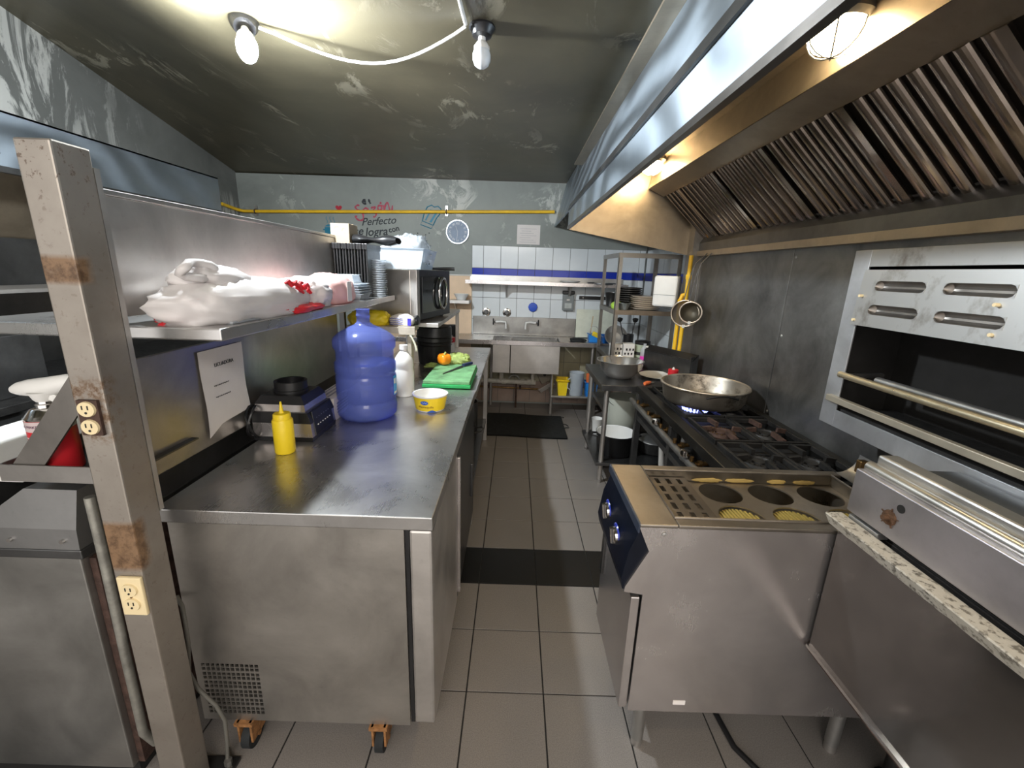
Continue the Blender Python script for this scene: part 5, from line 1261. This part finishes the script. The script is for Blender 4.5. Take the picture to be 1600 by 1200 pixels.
for k in range(22):
    t = 2*PI*k/22; x, y = 1.10+.066*math.cos(t), 2.48+.066*math.sin(t)
    fl_.cyl((x, y, VZ), (x+.02*math.cos(t), y+.02*math.sin(t), VZ+.034), .008, .002, 6)
fl_.build('flame', FLAME, sv, label='blue gas flame under the large pan')
pan = T('large_pan', 'wide dented aluminium cooking pan over the lit burner', 'pan', (1.185, 2.585, VZ+.013))
pz = VZ+.016
MB().lathe([(0, 0), (.20, 0), (.222, .008), (.235, .03), (.247, .105), (.258, .108), (.260, .114), (.255, .118), (.243, .116), (.238, .105), (.228, .03), (.215, .012), (0, .008)], (1.185, 2.585, pz), 56).build('body', M_steel('burnt_aluminium', (.46, .41, .34), .4, (1, 1, 12), .35, .95, (.06, .05, .04)), pan)
MB().tube([(1.185+.252*math.cos(t), 2.585+.252*math.sin(t), pz+.116) for t in [2*PI*k/48 for k in range(48)]], .006, 8, True).build('rolled_rim', M('tan_aluminium', (.52, .45, .36), .35, .8), pan)
MB().tube([(1.185+.262*math.cos(t), 2.585+.262*math.sin(t), pz+.09+.02*math.sin((t+PI/2+.35)/.7*PI)) for t in [-PI/2-.35+.07*k for k in range(11)]], .006, 8).build('handle', IRON, pan)

# oddments below stove
sp2 = single(MB().tube([(.95, 2.55, .6), (.96, 2.52, .45), (.97, 2.5, .3), (.965, 2.48, .18)], [.014, .02, .018, .01], 8), 'hanging_rag', M('pale_rag', (.42, .40, .37), .8), 'pale rag hanging under the stove rail', 'rag', (.96, 2.5, .2))
bl2 = T('steel_canister', 'blue grey steel canister on the shelf under the stove', 'canister', (1.08, 2.1, .16))
MB().lathe([(0, 0), (.085, 0), (.088, .01), (.088, .24), (.084, .25), (.03, .275), (.02, .29), (0, .29)], (1.08, 2.1, .161), 28).build('body', M_steel('canister_steel', (.35, .40, .46), .35), bl2)
MB().lathe([(.089, .20), (.0905, .21), (.089, .22)], (1.08, 2.1, .161), 28).build('hoop', STEEL, bl2)

# ================================================================== FRYER / PASTA COOKER
fy = T('pasta_cooker', 'stainless pasta cooker with sunken basin and blue control panel', 'cooker', (.8, 1.32, 0))
FZ = .90
# side cheeks with the notched front profile
cheek = [(.394, FZ-.004), (.388, .885), (.423, .807), (.364, .682), (.362, .664), (.42, .655), (.42, .20), (1.22, .20), (1.22, FZ-.004)]
for y in (1.12, 1.512):
    MB().prism(cheek, 1, y, y+.008).build('side_panel', STEEL_BRIGHT, fy)
B(.43, 1.22, 1.128, 1.512, .20, .86).build('core', STEEL_DARK, fy) if False else None
B(.425, 1.215, 1.13, 1.51, .20, .215).build('floor_pan', STEEL_DARK, fy)
B(1.205, 1.22, 1.128, 1.512, .215, .86).build('rear_panel', STEEL_DARK, fy)
B(.42, .43, 1.128, 1.512, .215, .66).build('front_bulkhead', STEEL_DARK, fy)
dd = B(.385, .412, 1.116, 1.518, .217, .648, .003).build('door', STEEL_BRIGHT, fy)
B(.376, .386, 1.47, 1.50, .45, .62, .003).build('pull', STEEL_DARK, dd)
# control panel
MB().prism([(.395, .882), (.430, .882), (.430, .668), (.358, .668), (.352, .70), (.366, .80)], 1, 1.1285, 1.5115).build('control_panel', NAVY, fy)
for i, (y, z) in enumerate(((1.40, .775), (1.265, .765))):
    mk = Matrix.Translation((.366, y, z)) @ Matrix.Rotation(-PI/2-.12, 4, 'Y')
    kb_ = MB().lathe([(.040, 0), (.038, .004), (.031, .005), (.030, .002)], n=28, mat=mk).build('knob_ring', BLUE_RING, fy)
    MB().lathe([(.029, .001), (.027, .012), (.022, .015), (0, .015)], n=24, mat=mk).build('knob', CHROME, kb_)
    MB().add([tuple(mk @ Vector(p)) for p in ((-.029, -.007, .013), (.029, -.007, .013), (.029, .007, .013), (-.029, .007, .013), (-.027, -.006, .024), (.027, -.006, .024), (.027, .006, .024), (-.027, .006, .024))], [(3, 2, 1, 0), (4, 5, 6, 7), (0, 1, 5, 4), (1, 2, 6, 5), (2, 3, 7, 6), (3, 0, 4, 7)]).build('knob_grip', CHROME, kb_)
# top deck with opening
DK = M_steel('cooker_deck', (.31, .275, .235), .36, (1, 30, 1), .35)
B(.386, .50, 1.116, 1.524, FZ-.012, FZ, .004).build('front_deck', DK, fy)
B(.50, 1.24, 1.116, 1.155, FZ-.012, FZ, .003).build('near_rim', DK, fy)
B(.50, 1.24, 1.485, 1.524, FZ-.012, FZ, .003).build('far_rim', DK, fy)
B(.382, .388, 1.116, 1.524, FZ-.03, FZ, .002).build('nose', M('blue_grey_enamel', (.05, .065, .10), .4, .5), fy)
# basin walls
bs_ = MB()
bs_.box(.50, .504, 1.155, 1.485, .78, FZ-.002); bs_.box(1.20, 1.204, 1.155, 1.485, .78, FZ-.002)
bs_.box(.504, 1.20, 1.155, 1.159, .78, FZ-.002); bs_.box(.504, 1.20, 1.481, 1.485, .78, FZ-.002); bs_.box(.50, 1.204, 1.155, 1.485, .776, .78)
bs_.build('basin', M_steel('basin_steel', (.36, .32, .26), .28, (1, 20, 1), .4), fy)
MB().tube([(.50, 1.155, FZ), (.50, 1.485, FZ), (1.20, 1.485, FZ), (1.20, 1.155, FZ)], .006, 8, True).build('raised_bead', DK, fy)
# perforated tray
us = [.515]+[u for r in range(3) for u in (.515+.020+.040*r, .515+.020+.040*r+.016)]+[.655]
vsl = [1.17]+[v for r in range(5) for v in (1.17+.022+.058*r, 1.17+.022+.058*r+.040)]+[1.475]
MB().holes(us, vsl, lambda i, j: not (i % 2 == 1 and j % 2 == 1 and ((i//2)+(j//2)) % 1 == 0), lambda u, v, t: (u, v, FZ-.028+t), .004).build('slotted_tray', M_steel('tray_steel', (.30, .26, .22), .35), fy)
B(.511, .515, 1.17, 1.475, FZ-.07, FZ-.02).build('tray_lip', STEEL, fy)
# round hole plate
def holeplate(x0, x1, y0, y1, r, z0, z1):
    mb = MB(); cx, cy = (x0+x1)/2, (y0+y1)/2; n = 32
    sqp = []
    for i in range(n):
        t = 2*PI*i/n; c, s = math.cos(t), math.sin(t); k = 1/max(abs(c), abs(s))
        sqp.append((cx+c*k*(x1-x0)/2, cy+s*k*(y1-y0)/2))
    cir = [(cx+r*math.cos(2*PI*i/n), cy+r*math.sin(2*PI*i/n)) for i in range(n)]
    mb.v = [(x, y, z1) for x, y in sqp]+[(x, y, z1) for x, y in cir]+[(x, y, z0) for x, y in cir]+[(x, y, z0) for x, y in sqp]
    for i in range(n):
        q = (i+1) % n
        mb.f += [(i, q, n+q, n+i), (n+i, n+q, 2*n+q, 2*n+i), (2*n+i, 2*n+q, 3*n+q, 3*n+i), (3*n+i, 3*n+q, q, i)]
    return mb
for r_ in range(2):
    for c_ in range(3):
        x0 = .665+.178*c_; y0 = 1.16+.158*r_
        holeplate(x0, x0+.178, y0, y0+.158, .072, FZ-.045, FZ-.04).build('basket_plate', M_steel('plate_steel', (.40, .35, .29), .32), fy)
        if r_ == 0:
            mb = MB()
            for q in range(11):
                xx = -.06+.012*q; hh = math.sqrt(max(0, .068**2-xx**2)); mb.box(x0+.089+xx-.0035, x0+.089+xx+.0035, y0+.079-hh, y0+.079+hh, FZ-.058, FZ-.050)
            mb.build('ribbed_insert', M('yellowed_rib', (.34, .25, .06), .5), fy)
for (x, y, sx_) in ((.74, 1.468, .055), (.86, 1.472, .05), (1.0, 1.472, .035), (1.10, 1.472, .04)):
    blob((x, y+.006, FZ-.03), (sx_, .0035, .008), x*7, .4, 24, 12, 3, False).build('starch_residue', M('dried_starch', (.44, .31, .10), .6), fy, 60)
# rear riser with louvres
mb = MB()
for i in range(13):
    pass
rs = MB().grid(lambda u, v: (1.24+.075*math.sin(u*PI/2), 1.13+.385*v, FZ+.075*(1-math.cos(u*PI/2))+.0), 10, 2)
k = len(rs.v); rs.v += [(x+.004, y, z-.004) for x, y, z in rs.v[:k]]; rs.f += [tuple(reversed([i+k for i in f])) for f in rs.f]
rs.build('rear_riser', STEEL, fy, 60)
for q in range(6):
    B(1.28, 1.312, 1.16+.06*q, 1.185+.06*q, FZ+.02, FZ+.07, .004).build('louvre', BRASS, fy)
for x, y in ((.48, 1.165), (1.165, 1.165), (.48, 1.47), (1.165, 1.47)):
    l_ = MB().cyl((x, y, .03), (x, y, .2), .021, n=18).build('leg', STEEL, fy)
    MB().cyl((x, y, 0), (x, y, .03), .019, n=16).build('foot', STEEL_SIDE, l_)
MB().lathe([(.008, 0), (.006, .004), (0, .005)], n=12, mat=Matrix.Translation((.46, 1.12, .868)) @ Matrix.Rotation(PI/2, 4, 'X')).build('screw', STEEL, fy)
B(.565, .605, 1.1185, 1.12, .232, .248).build('maker_label', PAPER, fy)
single(MB().tube([(.80, 1.35, .012), (.82, 1.15, .012), (.90, 1.02, .012), (1.0, .92, .012), (1.08, .80, .012)], .010, 8), 'gas_hose', BLACK, 'black hose on the floor under the pasta cooker', 'hose', (.9, 1.1, 0))

# ================================================================== OVEN (right foreground)
ov = T('gas_oven', 'dark steel gas oven with flaked white door ledge, right foreground', 'oven', (1.2, .6, 0))
OY0, OY1 = .15, 1.108
B(.985, 1.47, OY0, OY1-.004, .47, .955, .003).build('body', STEEL_OVEN, ov)
dor = B(.952, .984, OY0, OY1, .50, .932, .003).build('door', STEEL_OVEN, ov)
lm = MB()
nseg = 44
def ledge(u, v):
    y = OY0+(OY1-OY0)*u
    w_ = .004*noise.noise(Vector((y*30, 3, 0)))
    prof_ = [(.951, .965), (.907, .965), (.905, .962), (.905+.018, .930+w_), (.951, .930+w_)]
    x, z = prof_[min(4, int(round(v*4)))]
    return (x, y, z)
lm.grid(ledge, nseg, 5)
n0 = 0; lm.f.append((0, 1, 2, 3, 4)); kk = (nseg-1)*5; lm.f.append((kk+4, kk+3, kk+2, kk+1, kk))
for i in range(nseg-1): lm.f.append((i*5+4, (i+1)*5+4, (i+1)*5, i*5))
lm.build('door_ledge', LEDGE_M, dor)
B(.944, .953, OY0, OY1, .496, .506).build('bottom_trim', CHROME, dor)
B(.956, .984, OY0, OY1, .478, .494).build('sill', IRON_RUST, ov)
B(.953, .986, OY0, OY1-.01, .982, 1.108, .003).build('control_panel', M_steel('panel_steel', (.50, .48, .50), .34, (1, 30, 1), .25), ov)
B(.965, 1.235, OY0, OY1-.01, 1.092, 1.106).build('top_plate', STEEL_DARK, ov)
B(.99, 1.0, OY0, OY1-.012, .955, 1.09).build('inner_sheet', BLACK_VOID, ov)
B(.955, .985, OY1-.12, OY1-.02, .957, .974, .002).build('hinge_bracket', STEEL, ov)
MB().tube([(.985, OY0, 1.115), (.985, OY1-.014, 1.115)], .016, 12).build('bullnose_trim', M_steel('trim_steel', (.52, .50, .46), .28, (1, 30, 1), .3), ov)
B(.997, 1.05, OY0, OY1-.016, 1.106, 1.152, .006).build('vent_rail', STEEL, ov)
MB().cyl((.9515, .945, 1.072), (.9535, .945, 1.072), .0105, n=20).build('empty_hole', BLACK_VOID, ov)
vv = MB().lathe([(.020, 0), (.019, .004), (.009, .006), (.007, .018), (0, .018)], n=12, mat=Matrix.Translation((.953, .968, 1.035)) @ Matrix.Rotation(-PI/2, 4, 'Y')).build('rusty_valve', M('orange_rust', (.10, .05, .025), .7, .4, .5, 60, bmp=.5), ov)
for t in (.4, 1.7, 2.9, 4.2, 5.4):
    MB().bar((.951, .968+.016*math.cos(t), 1.035+.016*math.sin(t)), (.951, .968+.026*math.cos(t), 1.035+.026*math.sin(t)), .003, .002).build('valve_flake', M('orange_rust'), vv)
B(1.0, 1.45, OY0+.04, OY1-.06, .44, .47).build('stand_frame', STEEL_DARK, ov)
for x, y in ((1.28, OY1-.05), (1.28, OY0+.06), (1.44, OY1-.05), (1.44, OY0+.06)):
    MB().cyl((x, y, 0), (x, y, .45), .022, n=12).build('stand_leg', IRON, ov)
    MB().cyl((x, y, 0), (x, y, .02), .04, n=16).build('foot', BLACK, ov)

# ================================================================== SALAMANDER
sa = T('salamander_grill', 'pale steel salamander grill mounted on the wall above the oven', 'grill', (1.38, 1.2, 1.06))
X0 = 1.25; A0, A1 = .5, 1.665
B(X0, 1.487, A1-.018, A1, 1.06, 1.712).build('end_side', STEEL_PALE, sa)
B(X0, 1.487, A0-.018, A0, 1.06, 1.712).build('end_side', STEEL_PALE, sa)
B(X0, 1.487, A0, A1-.018, 1.70, 1.712).build('roof', STEEL_PALE, sa)
B(X0, 1.487, A0, A1-.018, 1.06, 1.075).build('floor_sheet', STEEL_DARK, sa)
B(X0-.006, X0, A1-.075, A1, 1.06, 1.712, .001).build('front_stile', STEEL_PALE, sa)
B(X0-.006, X0, A0, A1-.075, 1.655, 1.712, .001).build('top_band', BURNT, sa)
B(X0-.006, X0, A0, A1-.075, 1.06, 1.125, .001).build('bottom_band', STEEL_PALE, sa)
B(1.47, 1.487, A0, A1-.018, 1.075, 1.70).build('back_sheet', BLACK_VOID, sa)
B(X0+.004, 1.47, A1-.022, A1-.018, 1.08, 1.69).build('inner_shade_sheet', BLACK_VOID, sa)  # black sheet added so the inner end looks shaded
B(1.27, 1.46, A0, A1-.07, 1.52, 1.54).build('inner_hood', IRON, sa)
ysl = [A0]
for c_ in (2, 1, 0): ysl += [1.535-.19-.245*c_, 1.535-.245*c_]
ysl.append(A1-.066)
zsl = [1.452, 1.494, 1.528, 1.574, 1.608, 1.645]
lp = MB().holes(ysl, zsl, lambda i, j: not (i % 2 == 1 and j in (1, 3)), lambda u, v, t: (X0-.020+.012*(v-1.452)/.193+t, u, v), .005).build('louvre_panel', BURNT, sa)
for z0_, z1_ in ((1.494, 1.528), (1.574, 1.608)):
    for c_ in range(3):
        y0 = 1.535-.19-.245*c_; y1 = y0+.19; zm = (z0_+z1_)/2; xx = X0-.016+.012*(zm-1.452)/.193; hh = (z1_-z0_)/2
        mb = MB(); n = 8; m_ = 18
        for i in range(m_+1):
            a = i/m_; e = min(1, min(a, 1-a)/.10); e = math.sqrt(max(0, 1-(1-e)**2))
            for j in range(n+1):
                t = PI*j/n
                mb.v.append((xx-.003*(1-e)+.020*math.sin(t)*e, y0+(y1-y0)*a, zm+hh*math.cos(t)*(.25+.75*e)))
        for i in range(m_):
            for j in range(n): mb.f.append((i*(n+1)+j, (i+1)*(n+1)+j, (i+1)*(n+1)+j+1, i*(n+1)+j+1))
        mb.build('louvre_trough', M_steel('shaded_trough_steel', (.26, .24, .22), .4, (1, 30, 1)), lp, 60)  # darker than the panel: shade inside the louvres is painted in
        for yy_, sg in ((y0, 1), (y1, -1)):
            for zz_, sz_ in ((z0_, 1), (z1_, -1)):
                MB().prism([(yy_, zz_), (yy_+sg*.016, zz_), (yy_+sg*.006, zz_+sz_*.004), (yy_, zz_+sz_*.013)], 0, xx-.0055+.0007*(zz_-zm)/hh, xx-.0005).build('corner_fillet', BURNT, lp)
for (y, z) in ((1.578, 1.555), (1.585, 1.47), (1.13, 1.556), (1.12, 1.48)): MB().cyl((X0-.026, y, z), (X0-.008, y, z), .005, n=8).build('bolt', CREAM, sa)
MB().cyl((X0-.02, A0, 1.265), (X0-.02, A1-.075, 1.265), .012, n=14).build('front_bar', M('brassy_bar', (.62, .54, .38), .3, .8), sa)
MB().cyl((X0+.06, A0, 1.262), (X0+.06, A1-.15, 1.262), .013, n=14).build('rear_bar', STEEL, sa)
B(X0-.026, X0-.004, A0, A1-.035, 1.155, 1.178, .002).build('sill_bar', M('worn_sill', (.46, .42, .34), .4, .6), sa)
for y in (A1-.10,): MB().bar((X0-.02, y, 1.265), (X0+.10, y-.02, 1.275), .02, .014).build('arm', IRON, sa)
B(X0, X0+.2, A0, A1-.09, 1.125, 1.135).build('drip_grid', IRON, sa)
